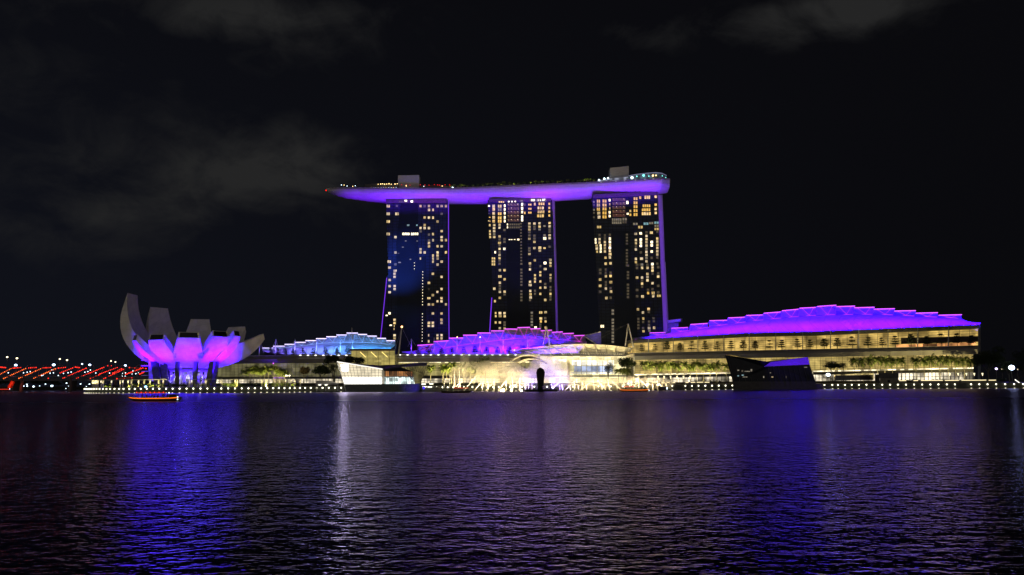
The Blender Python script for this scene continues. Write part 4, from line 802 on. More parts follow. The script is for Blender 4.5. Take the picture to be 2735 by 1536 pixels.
for xa, ya, xb, yb in ((1468, 945, 1464, 930), (1472, 948, 1465, 928), (1447, 944, 1451, 932)): MB().tube(P(xa, ya, YP - 4), P(xb, yb, YP + 4), .3, .3, 5).build('prop', WHITEP, pl)
for u0, u1 in ((.04, .28), (.28, .52), (.52, .76), (.76, .98)): a, b = can(u0, 0) + Vector((0, 2, -2.5)), can(u1, 0) + Vector((0, 2, -2.5)); strip(a, b, (0, .55, .84), lin(255, 232, 170), 9500 * (.5 if u0 < .1 else 1), .5, 150)
# white arches over the side entrance
for i, (x0, y0, xm, ym, x1, y1) in enumerate(((1363, 966, 1402, 936, 1441, 956), (1386, 969, 1424, 947, 1462, 972))):
    pts = [P((1 - t) ** 2 * x0 + 2 * t * (1 - t) * xm + t * t * x1, (1 - t) ** 2 * y0 + 2 * t * (1 - t) * ym + t * t * y1, YP - 3 - i) for t in np.linspace(0, 1, 14)]
    MB().path(pts, .95, 6).build('entrance_arch', RIB, pl)
q = P(1405, 950, YP - 14); spot((q.x, q.y - 4, q.z - 12), (q.x, q.y + 8, q.z), lin(255, 225, 160), 26000, 110, .9, .4)
for xa, xb, xt, yb, yt, Y in ((1451, 1468, 1459.5, 921, 871, 646), (1670, 1692, 1678, 924, 865, 640)):
    m = MB().tube(P(xa, yb, Y), P(xt, yt, Y), .62, .5, 6).tube(P(xb, yb + 4, Y), P(xt, yt, Y), .62, .5, 6)
    m = m.build('mast', paint('mast_steel', (.42, .41, .38), .45), pl)
MB().tube(P(1678, 865, 640), P(1600, 905, 648), .09, .09, 4).tube(P(1678, 865, 640), P(1580, 915, 648), .09, .09, 4).tube(P(1678, 865, 640), P(1545, 917, 648), .09, .09, 4).build('stay_cable', DARK, pl)
gb_ = thing('glass_pavilion', 'small slanted glass box on the roof beside the violet arch', 'pavilion', P(1580, 918, 668))
MB().hexa([P(1560, 896, 668), P(1605, 887, 668), P(1606, 919, 668), P(1592, 919, 668), ], [P(1562, 896, 684), P(1605, 887, 684), P(1606, 919, 684), P(1592, 919, 684)]).build('glass_wall', lit_glass('pavilion_violet', lin(95, 75, 175), .32, (3.5, 20, 3.5), .6, False), gb_)
MB().tube(P(1562, 899, 666), P(1592, 918, 666), .5, .5, 5).tube(P(1562, 896, 667), P(1605, 886.5, 667), .4, .4, 5).build('frame', CONCRETE, gb_)

# ------------------------------------------------------------------ waterside pavilions
YL = 477.0
lv = thing('glass_pavilion', 'glowing white faceted glass pavilion standing in the water', 'pavilion', P(1010, 1046, YL + 10) * 1)
lv.location.z = 0
G_LV = lit_glass('pavilion_cream', lin(255, 240, 205), .92, (3.2, 40, 3.0), .18, True, .2, (.85, 1))
G_LVB = lit_glass('pavilion_white', lin(255, 252, 240), 2.3, (3.2, 40, 3.0), .2, True, .15, (.85, 1))
def Q(x, y, d=0): return P(x, y, YL + d)
MB().hexa([Q(900, 966), Q(1021.6, 986), Q(1020.5, 1007), Q(911, 1007)], [Q(900, 966, 14), Q(1021.6, 984, 14), Q(1020.5, 1007, 14), Q(911, 1007, 14)]).build('glass_wall', G_LV, lv)
MB().hexa([Q(911.3, 1007.2), Q(1020.5, 1007.2), Q(1019.7, 1026), Q(918.5, 1026)], [Q(911.3, 1007.2, 14), Q(1020.5, 1007.2, 14), Q(1019.7, 1026, 14), Q(918.5, 1026, 14)]).build('glass_wall', G_LVB, lv)
m = MB()
for k in range(13):
    f = k / 12; xt, yt = lerp(902, 1021, f), lerp(966.5, 986, f); m.tube(Q(xt, yt, -.3), Q(lerp(918.5, 1019.7, f), 1026, -.3), .13, .13, 4)
for k in range(7):
    y = 975 + k * 7; x0 = 900 + (y - 966) / 60 * 18.5; x1 = 1021.5
    if y < 986: x1 = 900 + (y - 966) / 20 * 121.6
    m.tube(Q(x0, y, -.3), Q(x1, y, -.3), .11, .11, 4)
m.build('mullion', paint('pavilion_mullion', (.42, .40, .36), .5), lv)
MB().path([Q(900, 966, -.4), Q(1022, 986, -.4)], .32, 5).build('parapet_light', glow('parapet_white', lin(255, 250, 240), 1.3), lv)
MB().path([Q(899.5, 966, -.4), Q(918.2, 1026, -.4), Q(923.5, 1044, -.4)], .3, 5).build('corner_frame', paint('corner_metal', (.6, .6, .56), .4), lv)
MB().slab([Q(911, 973.5, -.7), Q(929, 974.5, -.7), Q(929, 991, -.7), Q(914.5, 991, -.7)], (0, .3, 0)).build('sign_panel', glow('sign_white', lin(255, 252, 240), 19.0, True), lv)
MB().hexa([Q(1021.8, 987, 1), Q(1027, 991, 1), Q(1027, 1026, 1), Q(1020, 1026, 1)], [Q(1021.8, 987, 12), Q(1027, 991, 12), Q(1027, 1026, 12), Q(1020, 1026, 12)]).build('pier', paint('pavilion_pier', (.55, .53, .48), .6), lv)
MB().hexa([Q(1026, 991.5, 7), Q(1101, 992.5, 7), Q(1101, 1005.5, 7), Q(1026, 1005.5, 7)], [Q(1026, 991.5, 14), Q(1101, 992.5, 14), Q(1101, 1005.5, 14), Q(1026, 1005.5, 14)]).build('gallery', lit_glass('gallery_amber', lin(225, 150, 85), .55, (1.8, 40, 3.4), .8, True, 1.0, (.3, 1)), lv)
MB().hexa([Q(1024, 1006, 4), Q(1108, 1006, 4), Q(1108, 1025.5, 4), Q(1024, 1025.5, 4)], [Q(1024, 1006, 14), Q(1108, 1006, 14), Q(1108, 1025.5, 14), Q(1024, 1025.5, 14)]).build('gallery', lit_glass('gallery_white', lin(225, 245, 240), 1.05, (2.0, 40, 2.2), .75, True, .7, (.4, 1)), lv)
m = MB()
for k in range(13): m.tube(Q(1028 + k * 6.1, 991.5, 3.2), Q(1029 + k * 6.3, 1026, 3.2), .15, .15, 4)
m.tube(Q(1024, 1006, 3.2), Q(1108, 1006, 3.2), .3, .3, 4); m.build('mullion', paint('pavilion_mullion_dark', (.12, .12, .12), .5), lv)
RFM = paint('pavilion_roof', (.030, .032, .042), .35)
rf = MB()
A_, B_, C_, D_ = Q(900, 965.6, .2), Q(1021.8, 985.7, .2), Q(1026.6, 991, .2), Q(1102, 992, .2)
R0, R1, R2, R3, R4 = Q(918, 967.2, 16), Q(979.4, 973.6, 15), Q(1016.6, 976, 15), Q(1078.7, 972.4, 15), Q(1130, 967.4, 14)
E0, E1 = Q(1071, 980.5, 5), Q(1139.5, 977, 3); E2 = Q(1142, 968.6, 13)
for f in ((A_, B_, R1, R0), (B_, R2, R1), (B_, C_, E0, R2), (C_, D_, E0), (E0, R3, R2), (E0, E1, E2, R4, R3)): rf.face(f)
rf.face([Q(900, 966, 14), R0, R1, R2, R3, R4, E2, Q(1122, 1026, 15), Q(918, 1026, 15)]); rf.build('roof', RFM, lv)
MB().grid([[E0, E1], [D_, Q(1134, 1000, 3)], [Q(1107, 1024.5, 4), Q(1122, 1023.5, 4)]]).build('lattice_glass', lit_glass('lattice_glow', lin(190, 175, 105), .32, (3, 40, 3), .4, False), lv)
m = MB()
for k in range(10):
    f = k / 9; a = E0.lerp(E1, f); b = Q(lerp(1104, 1122, f), 1024, 3.8)
    m.tube(a + Vector((0, -.4, 0)), Q(lerp(1102, 1124, min(1, f + .35)), 1022, 3.4), .13, .13, 4); m.tube(a + Vector((0, -.4, 0)), Q(lerp(1100, 1122, max(0, f - .35)), 1014, 3.4), .13, .13, 4)
m.build('lattice_bar', DARK, lv)
MB().hexa([Q(918.5, 1026.2), Q(1124, 1025), Q(1124, 1036), Q(1121, 1047), Q(923.5, 1047)], [Q(918.5, 1026.2, 16), Q(1126, 1025, 16), Q(1126, 1036, 16), Q(1123, 1047, 16), Q(923.5, 1047, 16)]).build('plinth', paint('green_grey_plinth', (.13, .15, .14), .6), lv)
spot(Q(1110, 1043, -9) + Vector((0, 0, .6)), Q(1100, 1033), (.08, .03, 1), 2600, 70, .8, .3)
YR = 490.0
dp = thing('dark_pavilion', 'unlit faceted black glass pavilion with one violet roof plane', 'pavilion', P(2065, 1040, YR + 10)); dp.location.z = 0
def Q2(x, y, d=0): return P(x, y, YR + d)
BG = paint('black_glass', (.014, .018, .022), .12, var=.3, scale=.25, spec=.12)
a, b, c, d, e2, f2, g2 = Q2(1936, 947.5), Q2(2046.4, 965.7, 10), Q2(2040.5, 979.6, 2), Q2(2066, 978.6, 1), Q2(2162, 973.7, 0), Q2(2178, 1019, 0), Q2(1957, 1019, 0)
MB().face([a, b, c, g2]).face([c, d, e2, f2, g2]).face([a, g2, Q2(1960, 1019, 26), Q2(1950, 948, 26)]).face([e2, Q2(2158.3, 953.5, 24), Q2(2178, 1019, 26), f2]).face([Q2(1950, 948, 26), Q2(2046, 966, 26), Q2(2158, 953.5, 26), Q2(2178, 1019, 26), Q2(1960, 1019, 26)]).face([a, b, Q2(2046, 966, 26), Q2(1950, 948, 26)]).build('glass_wall', BG, dp)
MB().slab([c + Vector((0, -.1, .05)), e2 + Vector((0, -.1, .05)), Q2(2158.3, 953.5, 24), Q2(2058, 967.2, 16)], (0, .3, -.4)).build('roof_plane', paint('roof_glass_panels', (.38, .38, .40), .35, var=.3, scale=.7), dp)
m = MB()
for k in range(9): x = 2052 + k * 13.5; m.tube(Q2(x, 979, -.2), Q2(x + 6 + k * .6, 1019, -.3), .12, .12, 4)
for k in range(5): m.tube(Q2(1944 + k * 17, 951 + k * 3, -.1 + k * 1.4), Q2(1960 + k * 16, 1018, -.4), .12, .12, 4)
m.build('mullion', paint('pavilion_mullion_black', (.05, .05, .055), .4), dp)
MB().hexa([Q2(1957, 1019), Q2(2178, 1019), Q2(2185, 1041), Q2(1963, 1043)], [Q2(1959, 1019, 26), Q2(2178, 1019, 26), Q2(2185, 1041, 26), Q2(1963, 1043, 26)]).build('plinth', paint('grey_plinth', (.07, .068, .065), .7), dp)
for x, y, w, h, k in ((1972, 989, 5, 3, 'g'), (1983, 991, 4, 5, 'd'), (1996, 992, 14, 2.4, 'g'), (2007, 989, 4, 6, 'g'), (1972, 1004, 4, 2.5, 'c'), (1984, 1002, 5, 2.5, 'c'), (1990, 1007, 12, 1.8, 'g'), (2058, 996, 3, 2, 'g'), (2063, 1007, 5, 2.5, 'w'), (2040, 1007, 2.5, 5, 'g'), (2100, 1007, 2, 6, 'd'), (2152, 981, 8, 2, 'g')):
    MB().slab([Q2(x - w / 2, y - h / 2, -.6), Q2(x + w / 2, y - h / 2, -.6), Q2(x + w / 2, y + h / 2, -.6), Q2(x - w / 2, y + h / 2, -.6)], (0, .3, 0)).build('lit_pane', WIN[k], dp)
q = (Q2(2105, 970, 12)); spot(q + Vector((0, -16, 40)), q, (.10, .002, 1.0), 120000, 60, .5, 1.0)

# ------------------------------------------------------------------ vegetation
BARK = paint('bark', (.10, .085, .065), .9, scale=2); PBARK = paint('palm_bark', (.17, .155, .125), .9, scale=2)
def leaf(name, rgb):
    if name in MATS: return MATS[name]
    m = bpy.data.materials.new(name); nt, N, L, b = nodes(m); MATS[name] = m
    g_ = N.new('ShaderNodeNewGeometry'); r = N.new('ShaderNodeMapRange'); r.inputs[3].default_value = .55; r.inputs[4].default_value = 1.5; L.new(g_.outputs['Random Per Island'], r.inputs[0])
    v = N.new('ShaderNodeVectorMath'); v.operation = 'SCALE'; v.inputs[0].default_value = rgb; L.new(r.outputs[0], v.inputs['Scale']); L.new(v.outputs[0], b.inputs['Base Color'])
    b.inputs['Roughness'].default_value = .55; b.inputs['Specular IOR Level'].default_value = .25
    return m
PALML = leaf('palm_frond', (.11, .145, .035)); DARKL = leaf('dark_leaf', (.030, .045, .022)); MIDL = leaf('mid_leaf', (.055, .075, .028)); REDL = leaf('russet_leaf', (.075, .055, .035)); CONL = leaf('terrace_leaf', (.022, .034, .022)); HEDGEL = leaf('hedge_leaf', (.075, .105, .03))
def frond(m, base, az, el, ln, droop, wid):
    d = Vector((math.cos(az), math.sin(az), 0)); n = 9; pts = []
    p = Vector(base); ang = el
    for i in range(n + 1):
        pts.append(p.copy()); p = p + (d * math.cos(ang) + Vector((0, 0, math.sin(ang)))) * (ln / n); ang -= droop / n
    s = Vector((-d.y, d.x, 0))
    for i in range(1, n):
        f = i / n; w = wid * math.sin(math.pi * (f * .85 + .12)); t = (pts[i + 1] - pts[i - 1]).normalized()
        for sg in (-1, 1):
            for o in (0, .5):
                a = pts[i].lerp(pts[i + 1], o); tip = a + s * (sg * w) + t * w * .55 + Vector((0, 0, -w * .55))
                m.face([a - t * .10, a + t * .12, tip])
    m.path(pts, .035, 3)
def palm_template(seed, h, ln):
    r = random.Random(seed); t = thing('palm_tree', 'palm', 'palm tree', (0, 0, 0))
    tr = MB(); bend = Vector((r.uniform(-.5, .5), r.uniform(-.3, .3), 0)); P_ = [Vector((0, 0, 0)) + bend * (f * f) + Vector((0, 0, h * f)) for f in np.linspace(0, 1, 6)]
    for i in range(5): tr.tube(P_[i], P_[i + 1], .24 - .02 * i, .22 - .02 * i, 6)
    tr.build('trunk', PBARK, t); top = P_[-1]; cr = MB()
    for k in range(30):
        frond(cr, top, k * 2.4 + r.uniform(-.2, .2), r.uniform(-.2, 1.45), ln * r.uniform(.85, 1.15), r.uniform(1.3, 2.2), r.uniform(1.2, 1.65))
    cr.build('crown', PALML, t); return t
PALMS = [palm_template(i, 10.4, 4.3) for i in range(3)]
def plant_palms(xs, Yo, crown_y, group, lab, uplight=None, zb=LAND):
    for i, x in enumerate(xs):
        Y = shoreY(x) + Yo + (i % 3 - 1) * 2.0; base = Vector((P(x, 1020, Y).x, Y, zb)); cy = crown_y[i] if isinstance(crown_y, (list, tuple)) else crown_y + random.uniform(-3, 3)
        hz = P(x, cy, Y).z - zb; k = hz / 10.4
        dup(PALMS[i % 3], base, random.uniform(0, 6.28), (random.uniform(.92, 1.1), random.uniform(.92, 1.1), k), lab(i), group)
def sweep(name): return lambda i: f'{nth(i + 1)} palm {name}'
MID = [1150, 1183, 1194, 1206, 1239, 1256, 1266, 1279]
LEFTP = [655, 667, 678, 686, 695, 706, 717, 731, 743, 752, 761]
RA = [1723, 1739, 1758, 1773, 1792, 1809, 1827, 1844, 1861, 1879, 1897, 1914, 1940]
RB = [2285, 2306, 2326, 2345, 2365, 2386, 2408]
RC = [2448, 2470, 2490, 2512, 2535, 2554, 2578, 2598]
plant_palms(LEFTP, 30, [996, 988, 985, 990, 992, 986, 989, 985, 992, 994, 997], 'palms by the museum', sweep('from the museum in the clump behind the lit posts'))
plant_palms(MID, 24, [985, 982, 985, 978, 977, 978, 986, 990], 'palms beside the glowing pavilion', sweep('from the glowing pavilion towards the fountains'))
plant_palms(RA, 26, 978, 'palms before the dark pavilion', sweep('from the plaza trees in the row ending at the dark pavilion'))
plant_palms(RB, 26, [968, 966, 964, 965, 963, 965, 967], 'palms past the umbrella tree', sweep('past the umbrella shaped tree in the shorter waterside row'))
plant_palms(RC, 26, [967, 963, 961, 963, 961, 963, 965, 967], 'palms at the far end', sweep('in the waterside row that ends at the big dark tree'))
plant_palms([1652, 1666, 1675], 16, [993, 990, 992], 'small palms at the plaza', sweep('of three small palms under the round dark tree'))
for t in PALMS: discard(t)
# uplights in the planting beds under the palms
UPL = lin(255, 232, 150)
for xs, n, e in ((LEFTP, 4, 260), (MID, 4, 520), (RA, 6, 420), (RB, 3, 260), (RC, 4, 200)):
    for k in range(n):
        x = lerp(xs[0], xs[-1], (k + .5) / n); Y = shoreY(x) + 17; q = P(x, 1015, Y); spot((q.x, Y, LAND + .6), (q.x, Y + 9, LAND + 13), UPL, e * 80, 110, .9, .2)
def crown_cloud(m, lumps, n, size, r):
    for k in range(n):
        c, rad = lumps[r.randrange(len(lumps))]; 
        v = Vector((r.gauss(0, 1), r.gauss(0, 1), r.gauss(0, 1))).normalized() * (r.random() ** .45)
        p = Vector(c) + Vector((v.x * rad[0], v.y * rad[1], v.z * rad[2])); a = Vector((r.gauss(0, 1), r.gauss(0, 1), r.gauss(0, .6))).normalized(); b = a.orthogonal().normalized(); s = size * r.uniform(.6, 1.3)
        m.face([p - a * s, p + b * s * .55, p + a * s, p - b * s * .55])
def tree(label, px, Y, top, w, cy0, mat, lumps=7, n=1500, size=.55, base=LAND, seed=0, flat=.75, group=None, open_=1.0):
    "broadleaf tree: crown w px wide from photo height top down to cy0"
    r = random.Random(seed + int(px)); x = P(px, 1000, Y).x; s = Y / F; zt, zb = P(px, top, Y).z, P(px, cy0, Y).z; W_ = w * s / 2; H_ = (zt - zb) / 2; cz = (zt + zb) / 2
    t = thing('tree', label, 'tree', (x, Y, base), group); L_ = []
    for k in range(lumps):
        a = r.uniform(0, 6.28); q = r.uniform(.25, .75); L_.append(((x + math.cos(a) * W_ * q, Y + math.sin(a) * W_ * q * .8, cz + r.uniform(-.5, .55) * H_), (W_ * r.uniform(.32, .52) * open_, W_ * r.uniform(.3, .5), H_ * r.uniform(.34, .55))))
    m = MB(); crown_cloud(m, L_, n, size, r); m.build('crown', mat, t)
    tr = MB(); tr.tube((x, Y, base), (x, Y, lerp(base, zb, .8)), .45, .3, 7)
    for c, _ in L_[:5]: tr.tube((x, Y, lerp(base, zb, .75)), c, .2, .06, 5)
    tr.build('trunk', BARK, t); return t
tree('russet leaved tree between the palms and the dark round tree', 812, 515, 975, 34, 1004, REDL, 7, 900, .5)
tree('broad dark tree spreading behind the glowing pavilion', 858, 525, 972, 58, 1001, DARKL, 9, 1900, .6)
tree('tall dark tree rising behind the glowing pavilion', 893, 545, 946, 62, 980, DARKL, 9, 1800, .6)
tree('dark bushy tree over the glowing pavilion roof', 945, 540, 948, 58, 975, DARKL, 8, 1500, .6)
tree('thin feathery tree next to the glowing pavilion', 890, 505, 968, 36, 1004, MIDL, 6, 420, .4)
tree('tall olive tree above the fountain spray', 1297, 520, 951, 46, 990, MIDL, 8, 1100, .5)
tree('wide dark crowned tree hidden in the fountain mist', 1365, 525, 972, 92, 1000, DARKL, 9, 1800, .6)
tree('airy small leaved tree before the bright hall', 1624, 520, 966, 42, 1000, MIDL, 8, 520, .42)
tree('round dense dark tree beside the bright hall', 1674, 528, 954, 48, 986, DARKL, 9, 2100, .55)
tree('umbrella shaped dark tree before the gold glazing', 2222, 548, 962, 62, 986, DARKL, 8, 1500, .5)
tree('sparse tree touching the umbrella shaped tree', 2252, 550, 962, 34, 990, MIDL, 6, 380, .42)
tree('huge dark tree at the end of the gold hall', 2640, 520, 922, 84, 985, DARKL, 11, 3200, .6)
tree('dim olive tree next to the huge dark tree', 2695, 528, 952, 52, 1000, MIDL, 8, 1200, .5)
tree('dark tree at the very edge of the promenade', 2740, 524, 930, 60, 1000, DARKL, 9, 1800, .6)
tree('low dark tree behind the blue white lamp', 2720, 560, 960, 66, 1005, DARKL, 8, 1200, .6)
# layered trees on the roof terraces
def tier_template(seed, tiers):
    r = random.Random(seed); t = thing('terrace_tree', 'tree', 'tree', (0, 0, 0)); m = MB()
    for k in range(tiers):
        f = k / max(1, tiers - 1); z = lerp(1.9, 5.6, f); R_ = lerp(2.5, 1.1, f) * r.uniform(.85, 1.15); ox = r.uniform(-.35, .35)
        crown_cloud(m, [((ox + R_ * .45 * math.cos(j * 1.3 + k), R_ * .45 * math.sin(j * 1.3 + k), z), (R_ * .62, R_ * .62, .34)) for j in range(5)], 150, .36, r)
    m.build('crown', CONL, t); tr = MB().tube((0, 0, 0), (0, 0, 5.5), .16, .07, 6)
    for k in range(8): a = k * 2.4; z = 1.8 + k * .48; tr.tube((0, 0, z - .2), (math.cos(a) * 1.5, math.sin(a) * 1.5, z + .15), .06, .03, 4)
    tr.build('trunk', BARK, t); return t
TT = [tier_template(s, n) for s, n in ((1, 4), (2, 3), (3, 5), (4, 4))]
def terrace(xs, by, hpx, off, group, name):
    for i, x in enumerate(xs):
        y = by(x); Y = Ym(x) + off; b = P(x, y, Y); k = hpx(x, i) * Y / F / 5.9
        dup(TT[(i * 7 + i // 3) % 4], b, random.uniform(0, 6.28), (k * random.uniform(.9, 1.15), k, k * random.uniform(.9, 1.12)), f'{nth(i + 1)} {name}', group)
terrace([722, 741, 760, 783, 808, 836, 868, 898, 927], lambda x: 947, lambda x, i: 17 + 3 * (i > 5), -.5, 'trees before the blue roof', 'layered terrace tree from the museum before the blue roof')
terrace([1116, 1144, 1179, 1207, 1238, 1268, 1300, 1329, 1361, 1398, 1420], lambda x: 946.5, lambda x, i: 19 + 4 * (i % 4 == 1), -.5, 'trees before the violet roof', 'layered terrace tree from the glass bay before the violet roof')
R_T = [1714, 1750, 1782, 1817, 1848, 1884, 1916, 1953, 1986, 2018, 2057, 2089, 2131, 2164, 2202, 2237, 2277, 2320, 2357, 2392, 2434, 2477, 2516, 2557, 2596]
terrace(R_T, lambda x: interp([(1690, 943), (2220, 932), (2612, 923)], x), lambda x, i: lerp(22, 29, (x - 1700) / 900) + (i % 3) * 2, 1.0, 'trees on the long gallery', 'layered tree along the long gallery from the plaza end')
for t in TT: discard(t)
random.seed(11)
pt = thing('palm_tree', 'p', 'palm tree', (0, 0, 0)); MB().tube((0, 0, 0), (0, 0, 3.6), .16, .12, 5).build('trunk', PBARK, pt); cr = MB()
for k in range(11): frond(cr, (0, 0, 3.6), k * 2.4, random.uniform(.1, 1.1), 1.9, 1.8, .6)
cr.build('crown', PALML, pt)
for i, x in enumerate((1203, 1212, 1221, 1230, 1238, 1247, 1262, 1276, 1288, 1300, 1313, 1330, 1338, 1346, 1361, 1373, 1386, 1401, 1417, 1431, 1440, 1449, 1464, 1478, 1491, 1503, 1518, 1532, 1545, 1553, 1561, 1569, 1578, 1588)):
    q = deckP(x, 7); k = 1.0 + .5 * random.random(); dup(pt, q, random.uniform(0, 6), (k, k, k), f'{nth(i + 1)} small palm on the roof deck from the first lift house', 'palms on the roof deck')
    if i % 3 == 0: spot(q + Vector((1.5, -2, .4)), q + Vector((0, 0, 4)), lin(215, 230, 110), 2400, 130, .9, .2)
discard(pt)
# hedges on the promenade
HG = 0
def hedge(x0, x1, off, z0, z1, label, mat=HEDGEL, dense=1.0):
    xm = (x0 + x1) / 2; Y = shoreY(xm) + off; a, b = P(x0, 1030, Y), P(x1, 1030, Y); L_ = (b - a).length; r = random.Random(int(x0))
    m = MB(); lum = [((lerp(a.x, b.x, (k + .5) / max(2, int(L_ / 2))), Y, (z0 + z1) / 2 + r.uniform(-.2, .25)), (1.5, 1.0, (z1 - z0) * .5 * r.uniform(.8, 1.25))) for k in range(max(2, int(L_ / 2)))]
    crown_cloud(m, lum, int(L_ * 34 * dense), .34, r); return tag(m.build('hedge', mat, origin=((a.x + b.x) / 2, Y, LAND)), label, 'hedge', 'hedges on the promenade')
hedge(268, 298, 6, LAND, LAND + 2.6, 'lit leafy hedge behind the first pale posts near the bridge')
hedge(300, 330, 6, LAND, LAND + 2.0, 'dark hedge between two pale posts near the bridge', DARKL)
hedge(335, 378, 6, LAND, LAND + 2.8, 'bright yellow green hedge behind the widest posts')
hedge(382, 440, 6, LAND, LAND + 2.8, 'long bright hedge ending before the museum columns')
hedge(442, 505, 7, LAND, LAND + 2.6, 'long black hedge in front of the museum columns', DARKL, 1.3)
hedge(510, 552, 6, LAND, LAND + 2.7, 'lit hedge between the museum and its two slanting columns')
hedge(590, 632, 6, LAND, LAND + 2.9, 'lit hedge behind the last posts beside the museum')
hedge(636, 698, 7, LAND, LAND + 2.9, 'long black hedge before the bright shops', DARKL, 1.3)
hedge(699, 716, 6, LAND, LAND + 3.2, 'small glowing bush at the first post past the black hedge')
hedge(722, 760, 6, LAND, LAND + 3.0, 'glowing bushes between the uplit posts by the shops')
hedge(764, 800, 6, LAND, LAND + 2.8, 'olive bushes at the end of the uplit posts')
hedge(1845, 1880, 14, LAND + 1.2, LAND + 2.8, 'clipped dark hedge under the palms before the dark pavilion', DARKL, 1.2)
hedge(1893, 1926, 14, LAND + 1.2, LAND + 2.8, 'second clipped dark hedge close to the dark pavilion', DARKL, 1.2)
hedge(2395, 2470, 14, LAND + 1, LAND + 2.8, 'clipped hedge in front of the far palm trunks', DARKL, 1.2)
hedge(2490, 2540, 14, LAND + 1, LAND + 2.8, 'clipped hedge before the bronze doors', DARKL, 1.2)
hedge(2630, 2690, 14, LAND + 1, LAND + 3.2, 'long low hedge at the foot of the huge dark tree', DARKL, 1.2)
for x in (282, 345, 365, 400, 425, 530, 605, 622, 707, 740, 781): Y = shoreY(x) + 2.5; q = P(x, 1030, Y); spot((q.x, Y, LAND + .4), (q.x, Y + 4, LAND + 3), lin(245, 228, 120), 4200, 130, .9, .2)

# ------------------------------------------------------------------ sea wall lamps
LAMPM = glow('wall_lamp', lin(255, 248, 215), 5.0); BRKT = paint('lamp_bracket', (.12, .12, .11), .5)
xs = [228, 231, 234.5, 238, 242, 247, 253, 260, 268, 277, 286.5, 296.5, 308, 320, 332, 347.5, 362, 378, 394, 410.5, 427.5, 445.5, 463, 481.5, 500, 518, 537, 555.5, 574, 592.5, 611, 629, 647, 665, 682, 699, 715, 731, 746, 761, 775, 788, 802, 816, 831, 847, 862.5, 879, 895.5, 912]
xs2 = [1166.5, 1182, 1196, 1211, 1225, 1239, 1262, 1288, 1302, 1317, 1332, 1362, 1378, 1394, 1427, 1461, 1530, 1598, 1631, 1663, 1681.5, 1694, 1795]
xs3 = [1830, 1847.5, 1865, 1883, 1901, 1919, 1937, 1955, 2201, 2222, 2237, 2255.5, 2274, 2293, 2313, 2333.5, 2355, 2376, 2397, 2418.5, 2440, 2461.5, 2483.5, 2505, 2527.5, 2549, 2592, 2614, 2636, 2659, 2683, 2707, 2731]
def lamp_template():
    t = thing('wall_lamp', 'l', 'lamp', (0, 0, 0))
    MB().ball((0, -.75, 0), .44, 8, 6).build('globe', LAMPM, t); MB().box((0, -.18, -.1), (.25, .45, .2)).build('bracket', BRKT, t)
    MB().ball((0, -.78, -2.62), .42, 6, 4, (1.2, .6, .55)).build('lamp_reflection', glow('reflection_glow', lin(255, 245, 205), 1.8), t); return t  # small glowing ball painted in as the lamp's reflection at the waterline
LT = lamp_template()
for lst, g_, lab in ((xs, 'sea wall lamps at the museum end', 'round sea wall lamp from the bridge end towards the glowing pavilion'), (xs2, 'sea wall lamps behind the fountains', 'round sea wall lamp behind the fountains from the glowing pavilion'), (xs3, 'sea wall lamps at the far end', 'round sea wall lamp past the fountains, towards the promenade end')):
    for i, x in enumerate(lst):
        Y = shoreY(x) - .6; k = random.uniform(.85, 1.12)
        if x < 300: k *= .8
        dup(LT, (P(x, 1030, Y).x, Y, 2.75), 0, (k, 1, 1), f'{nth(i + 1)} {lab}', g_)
discard(LT)

# ------------------------------------------------------------------ walkway shelters with uplit posts
POSTM = paint('pale_post', (.62, .58, .48), .5)
def shelter(x0, x1, roof_y0, roof_y1, posts, label, off=3.2, small=()):
    xm = (x0 + x1) / 2; Y = shoreY(xm) + off; t = thing('walkway_shelter', label, 'shelter', (P(xm, 1030, Y).x, Y, LAND), 'walkway shelters')
    a, b = P(x0, roof_y0, Y), P(x1, roof_y1, Y)
    MB().hexa([a + Vector((0, -2, 0)), b + Vector((0, -2, 0)), b + Vector((0, 3, 0)), a + Vector((0, 3, 0))], [a + Vector((0, -2, .45)), b + Vector((0, -2, .45)), b + Vector((0, 3, .45)), a + Vector((0, 3, .45))]).build('roof', paint('shelter_roof', (.38, .37, .40), .6), t)
    for x in posts:
        q = P(x, 1030, Y); zt = lerp(a.z, b.z, (x - x0) / (x1 - x0)); MB().hexa([(q.x - .32, Y - .9, LAND), (q.x + .32, Y - .9, LAND), (q.x + .32, Y - .3, LAND), (q.x - .32, Y - .3, LAND)], [(q.x - .45, Y - .9, zt), (q.x + .45, Y - .9, zt), (q.x + .45, Y - .3, zt), (q.x - .45, Y - .3, zt)]).build('post', POSTM, t)
        spot((q.x, Y - 3.2, LAND + .9), (q.x, Y - .9, zt - .8), lin(255, 236, 180), 1100, 46, .8, .15)
    for x in small:
        q = P(x, 1030, Y + 2.4); MB().hexa([(q.x - .3, Y + 2.2, LAND), (q.x + .3, Y + 2.2, LAND), (q.x + .3, Y + 2.6, LAND), (q.x - .3, Y + 2.6, LAND)], [(q.x - .36, Y + 2.2, a.z), (q.x + .36, Y + 2.2, a.z), (q.x + .36, Y + 2.6, a.z), (q.x - .36, Y + 2.6, a.z)]).build('post', POSTM, t)
        MB().box((q.x, Y + 1.95, a.z - .9), (.55, .3, 1.3)).build('post_lamp', glow('post_lamp', lin(255, 240, 195), 1.6), t)
    return t
shelter(238, 448, 1016, 1014.5, [248.5, 251.5, 255, 258.5, 262.5, 276.5, 322.5, 352.5, 386.5, 424.5], 'long pale roofed walkway with lit posts, before the red lit bridge', small=[270, 342, 370, 401, 436, 298, 328])
shelter(500, 640, 1014.5, 1013.5, [507, 550, 592.5, 634.5], 'pale roofed walkway with lit posts beside the museum columns', small=[512, 551, 628])
